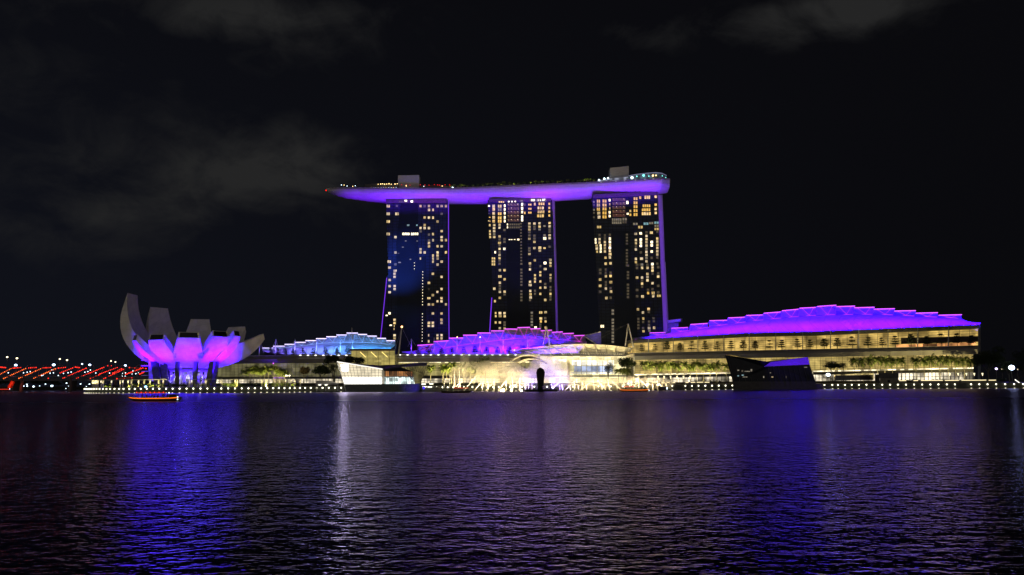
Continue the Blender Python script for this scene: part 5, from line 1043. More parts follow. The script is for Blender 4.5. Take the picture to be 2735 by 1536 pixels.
shelter(642, 812, 1013.5, 1012, [700, 712, 735, 747, 777, 787, 803], 'pale roofed walkway with lit posts before the bright shops', small=[763])
# violet lit bar, white canopies on thin posts
b_ = thing('bar_kiosk', 'violet lit bar under the walkway roof by the palms', 'kiosk', (P(744, 1010, 515).x, 515, LAND))
MB().hexa([P(729, 1007, 514), P(761, 1006, 514), P(761, 1026, 514), P(729, 1026, 514)], [P(729, 1007, 519), P(761, 1006, 519), P(761, 1026, 519), P(729, 1026, 519)]).build('wall', paint('kiosk_wall', (.3, .28, .3), .5), b_)
MB().slab([P(730, 1008, 513.7), P(760, 1007.4, 513.7), P(760, 1012.5, 513.7), P(730, 1012.5, 513.7)], (0, .2, 0)).build('light_panel', lit_glass('bar_violet', lin(140, 20, 230), 1.0, (1.6, 9, 1.2), .9, True, 1.0, (.3, 1)), b_)
for i, x in enumerate((759, 764, 768.5, 773)): t = thing('post_lamp', f'{nth(i + 1)} of four thin post lamps beside the violet bar', 'lamp post', (P(x, 1010, 512).x, 512, LAND), 'thin post lamps'); q = P(x, 1003, 512); MB().tube((q.x, 512, LAND), q, .16, .12, 6).build('post', POSTM, t); MB().ball(q, .55, 7, 5, (1, 1, .8)).build('globe', LAMPM, t)
# ferry landing and floating stage pieces beside the glowing pavilion
k_ = thing('ferry_landing', 'grey roofed ferry landing with two oval lights beside the glowing pavilion', 'landing', (P(862, 1030, 480).x, 480, 0))
MB().hexa([P(843, 1024, 478), P(905, 1024, 478), P(905, 1028, 478), P(841, 1028, 478)], [P(846, 1018, 486), P(880, 1017, 486), P(905, 1024, 486), P(843, 1025, 486)]).build('roof', CONCRETE, k_)
for x in (846, 870, 902): MB().tube(P(x, 1027, 479), P(x, 1047, 479), .3, .3, 6).build('post', CONCRETE, k_)
for x in (854, 871): MB().ball(P(x, 1028.3, 477.6), .55, 8, 5, (2.0, 1, .45)).build('oval_light', glow('oval_light', lin(255, 250, 225), 3.0), k_)
MB().hexa([P(838, 1044.5, 476), P(908, 1044.5, 476), P(908, 1047.5, 476), P(838, 1047.5, 476)], [P(838, 1044, 482), P(908, 1044, 482), P(908, 1047, 482), P(838, 1047, 482)]).build('pontoon', paint('pontoon', (.09, .1, .09), .8), k_)
k_ = thing('jetty_stage', 'low floating jetty with white striplights between the pavilion and the open boat', 'jetty', (P(1155, 1045, 470).x, 470, 0))
MB().hexa([P(1126, 1034, 470), P(1176, 1033, 470), P(1176, 1046.5, 470), P(1126, 1046.5, 470)], [P(1126, 1034, 478), P(1176, 1033, 478), P(1176, 1046, 478), P(1126, 1046, 478)]).build('pontoon', paint('jetty_grey', (.13, .13, .125), .7), k_)
MB().hexa([P(1124, 1024, 471), P(1160, 1022.5, 471), P(1160, 1024, 471), P(1124, 1025.5, 471)], [P(1124, 1024, 478), P(1160, 1022.5, 478), P(1160, 1024, 478), P(1124, 1025.5, 478)]).build('roof', CONCRETE, k_)
for x0, x1, y in ((1126, 1137, 1026), (1147, 1157, 1025.5), (1129, 1139, 1033), (1142, 1154, 1033.5)): MB().tube(P(x0, y, 469.4), P(x1, y, 469.4), .32, .32, 6).build('striplight', glow('jetty_strip', lin(255, 248, 220), 2.6), k_)
for x in (1128, 1158): MB().tube(P(x, 1024, 471.5), P(x, 1034, 471.5), .2, .2, 6).build('post', CONCRETE, k_)
MB().ball(P(1132, 1036, 469), .5, 6, 4, (1.6, .6, 2)).build('blue_light', glow('blue_marker', (.06, .03, 1), 1.2), k_)
# planters and seats with striplights on the far promenade
STR = glow('bench_strip', lin(255, 235, 180), 1.9)
def bench(x0, x1, y, i, lab):
    Y = shoreY((x0 + x1) / 2) + 5; a, b = P(x0, y, Y), P(x1, y, Y); t = thing('lit_bench', lab, 'bench', ((a.x + b.x) / 2, Y, LAND), 'lit benches on the promenade')
    MB().box(((a.x + b.x) / 2, Y + .6, (a.z + LAND) / 2 + .2), ((b.x - a.x) + .8, 1.0, a.z - LAND + .3)).build('seat', paint('bench_stone', (.2, .19, .16), .7), t)
    MB().box(((a.x + b.x) / 2, Y - .02, a.z), (b.x - a.x, .2, .35)).build('striplight', STR, t)
for i, (x0, x1, y) in enumerate(((1741, 1752, 1022), (1768, 1776, 1022), (1782, 1788, 1022), (1796, 1803, 1022), (1831, 1839, 1021.5), (1845, 1857, 1021.3), (1861, 1878, 1021), (1882, 1895, 1021))): bench(x0, x1, y, i, f'{nth(i + 1)} bench with a light strip from the fountains to the dark pavilion')
for i, (x0, x1, y) in enumerate(((2402, 2420, 1016.8), (2440, 2452, 1016.6), (2460, 2518, 1016.2), (2524, 2561, 1016), (2568, 2634, 1015.6), (2641, 2660, 1015.5))): bench(x0, x1, y, i, f'{nth(i + 1)} long bench with a light strip below the far palms')
# service house and glass rail at the umbrella tree
k_ = thing('service_house', 'plain beige service house at the water between the palm rows', 'building', (P(2375, 1020, 527).x, 527, LAND))
MB().hexa([P(2350, 1000, 524), P(2398, 1000, 524), P(2398, 1024, 524), P(2350, 1024, 524)], [P(2350, 1000, 532), P(2398, 1000, 532), P(2398, 1024, 532), P(2350, 1024, 532)]).build('wall', paint('beige_wall', (.24, .22, .16), .7), k_)
MB().hexa([P(2346, 997, 523), P(2400, 996.5, 523), P(2400, 1009, 523), P(2346, 1010, 523)], [P(2346, 997, 533), P(2400, 996.5, 533), P(2400, 1009, 533), P(2346, 1010, 533)]).build('roof', paint('service_roof', (.09, .088, .08), .7), k_)
MB().slab([P(2371, 1015, 523.6), P(2377, 1015, 523.6), P(2377, 1021, 523.6), P(2371, 1021, 523.6)], (0, .3, 0)).build('window', RECESS, k_)
MB().slab([P(2344, 1000, 522.6), P(2349, 1000, 522.6), P(2349, 1024, 522.6), P(2344, 1024, 522.6)], (0, 4, 0)).build('pillar', DARK, k_)
k_ = thing('terrace_bar', 'glass railed bar terrace with warm lamps under the umbrella tree', 'bar', (P(2280, 1010, 540).x, 540, LAND))
MB().slab([P(2230, 1003, 536), P(2332, 1001, 536), P(2332, 1015, 536), P(2230, 1016, 536)], (0, .2, 0)).build('glass_rail', paint('rail_glass', (.05, .05, .05), .15), k_)
MB().hexa([P(2228, 998, 540), P(2334, 996, 540), P(2334, 998, 540), P(2228, 1000, 540)], [P(2228, 998, 548), P(2334, 996, 548), P(2334, 998, 548), P(2228, 1000, 548)]).build('roof', FASCIA, k_)
MB().hexa([P(2228, 1000, 547), P(2334, 998, 547), P(2334, 1014, 547), P(2228, 1015, 547)], [P(2228, 1000, 549), P(2334, 998, 549), P(2334, 1014, 549), P(2228, 1015, 549)]).build('back_wall', lit_glass('bar_back', lin(230, 205, 140), .5, (3, 30, 6), .9, True, 1.4, (.1, 1)), k_)
for x in (2230, 2250, 2270, 2290, 2310, 2328): q = P(x, 1004, 543); MB().ball(q, .45, 6, 4).build('lamp', WARMB, k_)
t = thing('floodlight_lamp', 'bluish white floodlight glaring under the umbrella tree', 'lamp', (P(2212, 1001, 530).x, 530, LAND)); q = P(2212, 1001, 530); MB().tube((q.x, 530.6, LAND), (q.x, 530.6, q.z), .12, .12, 6).build('pole', DARK, t); MB().ball(q, 1.15, 10, 7, (1.3, .6, .9)).build('lamp_head', glow('flood_ice', lin(205, 228, 255), 8, True), t)
# bronze torches (uplights) before the bronze doors
for i, x in enumerate((2537, 2559, 2581, 2602, 2624)):
    Y = 522; q = P(x, 998, Y); t = thing('torch_lamp', f'{nth(i + 1)} cone shaped standing lamp from the bronze doors to the big tree', 'lamp', (q.x, Y, LAND), 'cone shaped standing lamps'); MB().tube((q.x, Y, LAND), (q.x, Y, q.z), .12, .14, 6).build('post', BRKT, t); MB().tube((q.x, Y, q.z - 1.6), (q.x, Y, q.z + .4), .12, .6, 8).build('shade', glow('torch_shade', lin(255, 240, 190), 1.7), t)
for i, x in enumerate((1757, 1774, 1791, 1808, 1825.5, 1843)):
    Y = 512; q = P(x, 1006, Y); t = thing('torch_lamp', f'{nth(i + 1)} cone shaped standing lamp from the fountains under the palms', 'lamp', (q.x, Y, LAND), 'cone shaped standing lamps'); MB().tube((q.x, Y, LAND), (q.x, Y, q.z), .12, .14, 6).build('post', BRKT, t); MB().tube((q.x, Y, q.z - 1.5), (q.x, Y, q.z + .4), .12, .55, 8).build('shade', glow('torch_shade', lin(255, 240, 190), 1.7), t)
# street lamps at the far corner
def street_lamp(label, px, py, Y, r, mat, base=LAND, sq=(1, 1, 1), group=None):
    q = P(px, py, Y); t = thing('street_lamp', label, 'street lamp', (q.x, Y, base), group); MB().tube((q.x, Y + .5, base), (q.x, Y + .5, q.z + .4), .16, .10, 6).tube((q.x, Y + .5, q.z + .4), (q.x, Y - .2, q.z + .4), .08, .08, 5).build('pole', paint('lamp_pole', (.2, .19, .17), .5), t)
    MB().ball(q, r, 8, 6, sq).build('lamp_head', mat, t); return t
street_lamp('big blue white lamp glaring between the dark trees', 2702, 982, 514, 1.7, glow('flood_ice', lin(205, 228, 255), 8, True), sq=(1.25, .7, 1))
street_lamp('violet white lamp beyond the trunk of the huge tree', 2661, 985, 552, .85, glow('lamp_violet', lin(215, 195, 255), 4), sq=(1.2, .7, .9))
street_lamp('small warm lamp close to the violet white lamp', 2677, 986.5, 552, .6, glow('lamp_warm', lin(255, 235, 190), 3.5), sq=(1.4, .7, .9))
street_lamp('tiny warm lamp under the tree at the promenade end', 2718, 986.5, 545, .4, glow('lamp_warm', lin(255, 235, 190), 3.5))
k_ = thing('mooring_sign', 'tilted white light bar near the water at the promenade end', 'light bar', (P(2718, 1020, 505).x, 505, LAND)); MB().tube(P(2711, 1014, 505), P(2726, 1025, 505), .32, .32, 6).build('tube', glow('white_bar', WHITE, 1.6), k_); MB().tube(P(2726, 1025, 505), (P(2726, 1025, 505).x, 505, LAND), .15, .15, 5).build('post', DARK, k_)

# ------------------------------------------------------------------ fountain show
JETM = bpy.data.materials.new('white_water'); nt, N, L, b = nodes(JETM); b.inputs['Base Color'].default_value = (.85, .85, .85, 1); b.inputs['Roughness'].default_value = .6
_n = N.new('ShaderNodeTexNoise'); _n.inputs['Scale'].default_value = 3.0; _n.inputs['Detail'].default_value = 3
_tc = N.new('ShaderNodeTexCoord'); L.new(_tc.outputs['Object'], _n.inputs['Vector']); _r = N.new('ShaderNodeMapRange'); _r.inputs[1].default_value = .38; _r.inputs[2].default_value = .56; _r.inputs[3].default_value = .25; _r.inputs[4].default_value = 1; L.new(_n.outputs['Fac'], _r.inputs[0]); L.new(_r.outputs[0], b.inputs['Alpha'])
YF = 462.0
def jet(x0, y0, x1, y1, i, lab, rgb, w, r=.3, grp='upright fountain jets'):
    a, b = P(x0, y0, YF + (i * 7 % 5) - 2), P(x1, y1, YF + (i * 7 % 5) - 2); t = thing('fountain_jet', lab, 'fountain jet', (a.x, a.y, 0), grp)
    d = b - a; n = 7; m = MB(); pts = [a + d * (k / n) + Vector((0, 0, 0)) for k in range(n + 1)]
    for k in range(n): m.tube(pts[k], pts[k + 1], r * (1 - .6 * k / n), r * (1 - .6 * (k + 1) / n), 6)
    for k in range(26): f = random.random() ** .8; m.ball(a + d * f + Vector((random.gauss(0, .14), random.gauss(0, .14), random.gauss(0, .2))), random.uniform(.08, .2), 4, 3)
    m.build('water_column', JETM, t)
    o = Vector((0, -1.6, .5)); s0 = Vector((a.x, a.y, max(a.z, .3))); MB().tube((s0.x, s0.y - 1.6, 0), (s0.x, s0.y - 1.6, .55), .22, .3, 6).build('nozzle_lamp', BRKT, t)
    spot(s0 + o, a + d * .45, rgb, w, 34, .9, .15)
WJ = lin(255, 225, 165); VJ = (.34, .22, 1.0)
s = 320 / 2576; V1 = [(215, 770, 212, 560), (335, 770, 333, 470), (447, 765, 444, 600), (557, 765, 555, 630), (1035, 820, 1033, 660), (1160, 805, 1158, 670), (1290, 830, 1286, 660), (1548, 838, 1540, 600), (1652, 838, 1640, 700), (1686, 830, 1682, 600), (1962, 830, 1958, 620), (2028, 830, 2022, 650), (2104, 830, 2096, 570), (430, 760, 425, 330), (540, 760, 538, 330), (1840, 840, 1835, 580)]
for i, (a, b2, c, d) in enumerate(V1): jet(1160 + a * s, 940 + b2 * s, 1160 + c * s, 940 + d * s, i, f'{nth(i + 1)} upright jet in the spray between the open boat and the black sculpture', WJ if a < 1900 else VJ, 1500 if a > 600 else 600, .26 if i < 13 else .34)
s = 340 / 2576; V2 = [(115, 750, 98, 600), (152, 780, 146, 640), (267, 780, 263, 660), (322, 790, 312, 650), (487, 790, 478, 690), (572, 790, 563, 630), (652, 780, 640, 660), (730, 785, 720, 590), (808, 780, 800, 650), (968, 775, 945, 580), (1124, 770, 1112, 690), (1276, 770, 1243, 560), (1430, 745, 1414, 640), (1572, 740, 1556, 620), (1716, 700, 1706, 580), (1868, 730, 1845, 440), (2152, 765, 2136, 640), (2424, 705, 2414, 640)]
for i, (a, b2, c, d) in enumerate(V2): jet(1460 + a * s, 940 + b2 * s, 1460 + c * s, 940 + d * s, i, f'{nth(i + 1)} upright jet between the black sculpture and the boat with the orange rim', VJ if a < 700 else WJ, 1000, .22)
s = 320 / 2576; D1 = [(470, 750, 550, 655), (640, 825, 920, 500), (868, 828, 1030, 635), (1108, 828, 1290, 635), (1368, 828, 1540, 630), (1630, 830, 1790, 670), (1700, 640, 1300, 830)]
for i, (a, b2, c, d) in enumerate(D1[:6]): jet(1160 + a * s, 940 + b2 * s, 1160 + c * s, 940 + d * s, i, f'{nth(i + 1)} slanting jet between the open boat and the black sculpture', WJ, 2600, .30, 'slanting fountain jets')
s = 340 / 2576; D2 = [(115, 745, 290, 580), (362, 785, 620, 550), (668, 785, 960, 560), (1192, 765, 1020, 565), (1488, 748, 1320, 590), (2055, 712, 1890, 570), (2335, 705, 2230, 600)]
for i, (a, b2, c, d) in enumerate(D2): jet(1460 + a * s, 940 + b2 * s, 1460 + c * s, 940 + d * s, i, f'{nth(i + 1)} slanting jet beyond the black sculpture', lin(255, 220, 165), 2800, .30, 'slanting fountain jets')
# mist lit by the show
def mist_material(name, dens, rgb=(1, .97, .92)):
    m = bpy.data.materials.new(name); m.use_nodes = True; nt = m.node_tree; nt.nodes.clear()
    out = nt.nodes.new('ShaderNodeOutputMaterial'); v = nt.nodes.new('ShaderNodeVolumePrincipled'); v.inputs['Color'].default_value = (*rgb, 1); v.inputs['Density'].default_value = dens; v.inputs['Anisotropy'].default_value = .1
    nt.links.new(v.outputs[0], out.inputs['Volume']); return m
MIST = mist_material('fountain_mist', .034)
fm = MB(); r = random.Random(5)
for x, y, rx, rz, dy in ((1225, 1000, 26, 26, 0), (1260, 995, 26, 32, 4), (1300, 1005, 34, 30, -3), (1340, 1000, 40, 34, 3), (1385, 1008, 36, 30, -2), (1350, 985, 46, 22, 5), (1300, 980, 34, 18, 6), (1415, 1010, 30, 28, 2), (1448, 990, 40, 40, 6), (1480, 985, 42, 34, 3), (1500, 1010, 34, 26, -2), (1545, 1025, 34, 20, 2), (1590, 1026, 34, 18, -2), (1640, 1026, 36, 18, 2), (1690, 1022, 34, 18, 0), (1740, 1022, 34, 18, 2), (1780, 1026, 24, 14, 0), (1240, 970, 14, 28, 3), (1450, 960, 30, 18, 7)):
    c = P(x, y, YF + 2 + dy); k = YF / F; fm = MB(); fm.ball((0, 0, 0), 1, 14, 9)
    for i, q in enumerate(fm.v): fm.v[i] = (c.x + q[0] * rx * k, c.y + q[1] * 7, max(.05, c.z + q[2] * rz * k))
    tag(fm.build('mist', MIST, origin=tuple(c)), kind='stuff')
for x, y, rgb, w in ((1230, 1030, WJ, 2500), (1290, 1034, WJ, 4200), (1345, 1036, WJ, 6500), (1395, 1036, WJ, 4200), (1428, 1034, VJ, 4200), (1470, 1034, VJ, 5200), (1500, 1034, (.3, .2, 1), 3600), (1560, 1034, WJ, 2600), (1620, 1034, WJ, 2600), (1690, 1030, WJ, 2600), (1745, 1030, WJ, 2600), (1360, 990, WJ, 2200), (1470, 985, VJ, 2500)):
    q = P(x, y, YF + 1); spot((q.x, q.y - 3, 1.0), (q.x, q.y + 1, 30), rgb, w * 2.4, 120, 1, .4)
for x0, x1, rgb, wpm in ((1195, 1262, WJ, 240), (1262, 1330, WJ, 380), (1330, 1408, WJ, 480), (1408, 1445, VJ, 400), (1445, 1505, VJ, 400), (1505, 1600, WJ, 420), (1600, 1700, WJ, 400), (1700, 1795, WJ, 420)):
    a, b = P(x0, 1044, YF - 11), P(x1, 1044, YF - 11); a.z = b.z = .4; strip(a, b, (0, .72, .69), rgb, wpm * 1.5 * (b - a).length, .4, 100)
for x, y, rr in ((1344, 1042, 1.1), (1366, 1043, .6), (1392, 1043, .7), (1338, 1043, .6), (1730, 1026, .7), (1757, 1028, .5)):
    q = P(x, y, YF - 3); t = thing('stage_light', {1344: 'largest glaring stage light at the fountain base', 1366: 'glaring stage light next to the largest one', 1392: 'stage light closest to the black sculpture', 1338: 'small stage light beside the largest one', 1730: 'white stage light over the orange rimmed boat', 1757: 'warm stage light past the orange rimmed boat'}[x], 'stage light', (q.x, q.y, 0), 'stage lights')
    MB().ball(q, rr, 8, 6).build('lamp_head', glow('stage_light', lin(255, 235, 170), 9, True), t); MB().tube((q.x, q.y + .5, 0), (q.x, q.y + .5, max(.2, q.z)), .3, .2, 6).build('stand', BRKT, t)
# black sculpture on its pontoon
BLK = paint('black_sculpture', (.008, .008, .008), .6)
t = thing('tall_sculpture', 'tall black faceted drop shaped sculpture standing before the fountains', 'sculpture', (P(1443, 1045, 440).x, 440, 0)); s = 320 / 2576
prof = [(2280, 330, 0), (2352, 372, .75), (2378, 442, 1), (2340, 850, .45), (2240, 850, -.45), (2190, 442, -1), (2214, 372, -.75)]
ZC = P(1443, 990, 440); f = [P(1160 + x * s, 940 + y * s, 440) for x, y, _ in prof]
m = MB(); cF = sum(f, Vector()) / len(f)
fr = [q + Vector((0, -2.0, 0)) * .55 + (cF - q) * .28 for q in f]; bk = [q + Vector((0, 2.0, 0)) * .55 + (cF - q) * .28 for q in f]
n = len(f)
for k in range(n): m.face([f[k], f[(k + 1) % n], fr[(k + 1) % n], fr[k]]).face([f[k], f[(k + 1) % n], bk[(k + 1) % n], bk[k]])
m.face(fr).face(bk[::-1]); m.build('body', BLK, t)
t = thing('fountain_pontoon', 'low black pontoon with short dark nozzles under the sculpture', 'pontoon', (P(1445, 1045, 445).x, 445, 0))
a, b = P(1401, 1043, 443), P(1490, 1043, 443); MB().hexa([(a.x, 443, -.3), (b.x, 443, -.3), (b.x, 449, -.3), (a.x, 449, -.3)], [(a.x + .5, 443, a.z + .5), (b.x - .5, 443, a.z + .5), (b.x - .5, 449, a.z + .5), (a.x + .5, 449, a.z + .5)]).build('deck', BLK, t)
for k in range(12):
    x = lerp(a.x + 1, b.x - 1, (k + random.uniform(.2, .8)) / 12); h = random.uniform(.7, 1.8); MB().tube((x, 444.5, a.z + .4), (x, 444.5, a.z + .5 + h), .4, .18, 6).build('nozzle', BLK, t)

# ------------------------------------------------------------------ boats
def person_mesh(m, x, y, z, h=.95, lean=0.0, r=random):
    "seated passenger from the seat up: hips, chest, shoulders, neck, head as one surface, arms grown from it"
    prof = [(.17, 0), (.20, .12), (.17, .30), (.22, .50), (.21, .58), (.07, .64), (.065, .69), (.10, .76), (.115, .84), (.09, .92), (.0, .96)]
    k = h / .96; n = 8; rows = [[Vector((x + rr * math.cos(2 * math.pi * i / n) * (1.0) + lean * zz, y + rr * .7 * math.sin(2 * math.pi * i / n), z + zz * k)) for i in range(n + 1)] for rr, zz in prof]; m.grid(rows)
    for s_ in (-1, 1): sh = Vector((x + s_ * .0, y + s_ * .17, z + .56 * k)); el = sh + Vector((.12, s_ * .08, -.26)); m.tube(sh, el, .06, .05, 5).tube(el, el + Vector((.22, -s_ * .05, .02)), .05, .04, 5)
CLOTH = [paint('dark_clothes', (.02, .02, .025), .8), paint('grey_clothes', (.06, .06, .07), .8), paint('red_clothes', (.08, .02, .02), .8), paint('blue_clothes', (.03, .04, .08), .8)]
HULLM = paint('boat_hull', (.035, .018, .012), .45); ROOFB = paint('boat_roof', (.12, .045, .03), .5)
ORANGE = glow('orange_rim', lin(255, 120, 25), 1.25, True); ORD = glow('orange_fringe', lin(230, 85, 25), .55); LANT = glow('red_lantern', lin(255, 60, 30), 2.4)
def bumboat(label, px, wpy, ln, face, rim=ORANGE, canopy=(.10, .62), lanterns=7, fringe=ORD, people=9, pgroup='', plabel='', stern=True, extra=True):
    w = PZ(px, wpy, 0); Y = w.y; x0 = w.x; f = face
    t = thing('bumboat', label, 'boat', (x0, Y, 0)); X = lambda u: x0 + f * (u - .5) * ln          # u 0 at the bow
    secs = []
    for u, hw, zr, zk in ((0, .12, 1.55, 1.2), (.06, .55, 1.28, .55), (.14, 1.05, 1.12, .0), (.3, 1.5, 1.02, -.3), (.6, 1.6, 1.0, -.35), (.85, 1.45, 1.05, -.3), (1.0, 1.15, 1.25, .0)):
        x = X(u); secs.append([Vector((x, Y - hw, zr)), Vector((x, Y - hw * .8, lerp(zk, zr, .35))), Vector((x, Y, zk)), Vector((x, Y + hw * .8, lerp(zk, zr, .35))), Vector((x, Y + hw, zr))])
    m = MB().grid(secs).face(secs[-1]); m.face(secs[0]); m.grid([[q[0], q[4]] for q in secs]); m.build('hull', HULLM, t, smooth=False)
    if rim:
        MB().path([Vector((q[0].x, q[0].y - .10, q[0].z - .10)) for q in secs[1:]], .15, 6).build('rim_light', rim, t)
    c0, c1 = canopy; zr = 2.75
    rf = MB(); rows = []
    for u in np.linspace(c0 + .14, c1 + .14, 6): rows.append([Vector((X(u), Y + 1.35 * math.sin(a), zr + .35 * math.cos(a) - .1)) for a in np.linspace(-1.5, 1.5, 7)])
    rf.grid(rows); rf.grid([[q + Vector((0, 0, .12)) for q in r_] for r_ in rows]); rf.build('canopy', ROOFB, t)
    if fringe: MB().tube((X(c0 + .14), Y - 1.36, zr - .12), (X(c1 + .14), Y - 1.36, zr - .12), .11, .11, 5).build('canopy_fringe', fringe, t)
    for u in np.linspace(c0 + .15, c1 + .13, 5):
        for sg in (-1, 1): MB().tube((X(u), Y + sg * 1.28, 1.0), (X(u), Y + sg * 1.28, zr - .1), .06, .06, 5).build('canopy_post', HULLM, t)
    for k in range(lanterns): u = lerp(c0 + .12, c1 + .1, k / max(1, lanterns - 1)); MB().ball((X(u), Y - 1.5, zr + .05), .15, 6, 5, (1, 1, 1.2)).build('lantern', LANT, t)
    if stern:
        MB().box((X(.88), Y, 1.55), (2.2, 1.7, 1.0)).build('engine_box', CLOTH[0], t)
        MB().tube((X(.97), Y - .6, 1.2), (X(.97), Y - .6, 3.2), .06, .04, 5).build('stern_pole', DARK, t)
    if extra:
        for u, z, mt in ((.985, .55, COOLB), (.985, 1.3, COOLB), (.82, 2.6, COOLB)): MB().ball((X(u), Y - 1.25, z), .19, 6, 4).build('deck_lamp', mt, t)
        MB().tube((X(.34), Y, zr + .3), (X(.34), Y, zr + 1.7), .05, .03, 5).build('lamp_mast', DARK, t); MB().ball((X(.34), Y - .1, zr + 1.8), .3, 6, 5, (1.4, 1, 1)).build('masthead_lamp', glow('masthead_blue', lin(130, 190, 255), 7, True), t)
    for k in range(people):
        u = lerp(c0 + .17, .92 if stern else .93, (k + .3) / people); m = MB(); person_mesh(m, X(u), Y + random.choice((-.75, -.3, .3, .75)), .95 if u < c1 + .14 else 1.1, random.uniform(1.0, 1.3) if k % 4 else 1.75, random.uniform(-.05, .05))
        o = m.build('person', CLOTH[k % 4], origin=(X(u), Y, .95)); tag(o, f'{plabel[0]} {nth(k + 1)} from the bow {plabel[1]}', 'person', pgroup)
    return t
bumboat('wooden river boat with a bright orange rim and red lanterns, alone on open water', 410, 1071.5, 16.8, 1, people=7, pgroup='passengers of the lone boat', plabel=('dark clothed passenger sitting', 'in the lone boat on open water'))
bumboat('dark open river boat with a thin red lit roof, crowded with passengers', 1222, 1049.6, 17.4, -1, rim=None, canopy=(.02, .46), lanterns=0, fringe=glow('red_roof_light', lin(255, 70, 50), .9), people=12, pgroup='passengers of the dark boat', plabel=('dark clothed passenger seated', 'in the crowded dark boat'), stern=False, extra=False)
bumboat('wooden river boat with a bright orange rim before the fountains', 1692, 1046.2, 17.6, 1, canopy=(.05, .40), lanterns=8, fringe=glow('red_fringe', lin(190, 25, 25), .5), people=11, pgroup='passengers of the fountain boat', plabel=('dark clothed passenger', 'in the orange rimmed boat by the fountains'))
k_ = thing('service_barge', 'small dark barge moored beyond the boat before the fountains', 'boat', (P(1770, 1042, 440).x, 440, 0)); s = 340 / 2576
MB().hexa([P(1757, 1034, 440), P(1781, 1034, 440), P(1780, 1043.5, 440), P(1759, 1043.5, 440)], [P(1757, 1034, 444), P(1781, 1034, 444), P(1780, 1043.5, 444), P(1759, 1043.5, 444)]).build('hull', HULLM, k_)
MB().tube(P(1757, 1033.5, 439.8), P(1781, 1033.5, 439.8), .15, .15, 5).build('rail', paint('barge_rail', (.25, .24, .3), .5), k_); MB().ball(P(1781.5, 1037.5, 439.5), .35, 6, 4, (1, 1, 1.6)).build('lamp', COOLB, k_)

# ------------------------------------------------------------------ red lit footbridge and road bridge
YB = 640.0
REDL_ = glow('red_led', lin(255, 45, 30), 3.2); ORL = glow('orange_led', lin(255, 105, 40), 3.0)
t = thing('tubular_footbridge', 'curved footbridge wrapped in slanting strings of red lights', 'footbridge', (P(180, 1005, YB).x, YB, 0)); s = 420 / 2576
a, b = P(-30, 1003.5, YB), P(392, 1005.5, YB - 40); k = Vector((0, 0, -1.0)); d = Vector((0, 6, 0))
MB().hexa([a, b, b + d, a + d], [a + k, b + k, b + d + k, a + d + k]).build('deck', paint('bridge_deck', (.16, .15, .15), .6), t)
ROWS = [((-60, 520), (-10, 372), 6), ((0, 490), (180, 395), 8), ((60, 558), (420, 395), 14), ((310, 555), (665, 400), 14), ((470, 385), (590, 378), 5), ((555, 553), (905, 400), 14), ((705, 385), (830, 378), 6), ((790, 555), (790, 555), 1), ((985, 467), (1190, 385), 8), ((955, 388), (1070, 376), 5), ((1030, 553), (1410, 390), 16), ((1235, 372), (1300, 380), 4), ((1255, 555), (1700, 375), 17), ((1480, 556), (1620, 500), 4), ((1640, 482), (1920, 378), 11), ((1765, 350), (1825, 350), 2), ((1700, 560), (2020, 410), 12), ((1850, 470), (1990, 400), 6), ((1915, 562), (2160, 545), 3), ((2060, 490), (2340, 385), 12), ((2290, 485), (2360, 452), 5), ((2120, 380), (2390, 395), 4), ((0, 372), (90, 380), 5), ((215, 388), (340, 378), 6)]
for j, ((xa, ya), (xb, yb), n) in enumerate(ROWS):
    m = MB(); pr = Vector((0, 0, 0)); rail = []
    for k in range(n):
        f = k / max(1, n - 1); x, y = lerp(xa, xb, f) * s, 920 + lerp(ya, yb, f) * s; q = P(x, y, YB - x * .1 + 3 * math.sin(f * 3.1)); rail.append(q); m.ball(q, .30 + .2 * random.random(), 6, 4)
    st = m.build('light_string', ORL if (j in (1, 2, 3, 5)) else REDL_, t)
    if n > 2: MB().path(rail, .22, 5).build('tube', glow('red_tube_glow', lin(150, 40, 22), .55), st)  # emission put into the tubes for light cast by the strings
for k in range(9):
    x = 20 + k * 42; m = MB(); q = P(x, 995, YB - x * .1)
    for j in range(12): a0, a1 = j / 12 * 6.283, (j + 1) / 12 * 6.283; m.tube(q + Vector((2 * math.sin(a0), 5 + 5 * math.cos(a0), 5.5 * math.sin(a0) + 1)), q + Vector((2 * math.sin(a1), 5 + 5 * math.cos(a1), 5.5 * math.sin(a1) + 1)), .22, .22, 5)
    m.build('hoop', paint('bridge_tube', (.25, .24, .25), .4), t)
m = MB()
for x, y in ((1040, 475), (1115, 465), (1165, 452), (1390, 455), (1440, 445), (1480, 420), (1570, 468), (1795, 470), (2010, 475), (2055, 465), (2165, 485), (2225, 480), (2270, 465), (715, 505), (685, 510), (955, 510), (2005, 522), (2050, 522), (385, 465), (445, 455), (495, 445), (135, 465), (875, 465), (820, 470), (850, 420), (2180, 435)): m.ball(P(x * s, 920 + y * s, YB + 14), .42, 6, 4)
m.build('walk_light', COOLB, t)
PIERM = paint('bridge_pier', (.14, .13, .13), .7)
for x in (60, 190, 310): q = P(x, 1005, YB + 3); MB().tube((q.x, q.y, -.5), (q.x, q.y, q.z - 1), 1.6, 1.1, 8).build('pier', PIERM, t)
q0, q1 = P(25, 1036, YB - 8), P(36, 1018, YB - 8); MB().tube((q0.x, q0.y, max(0, q0.z)), q1, 1.6, 1.6, 8).build('raking_strut', paint('red_strut', (.55, .07, .03), .5), t); spot(q0 + Vector((4, -18, 1)), q0.lerp(q1, .6), (1, .12, .04), 12000, 40, .8, .5)
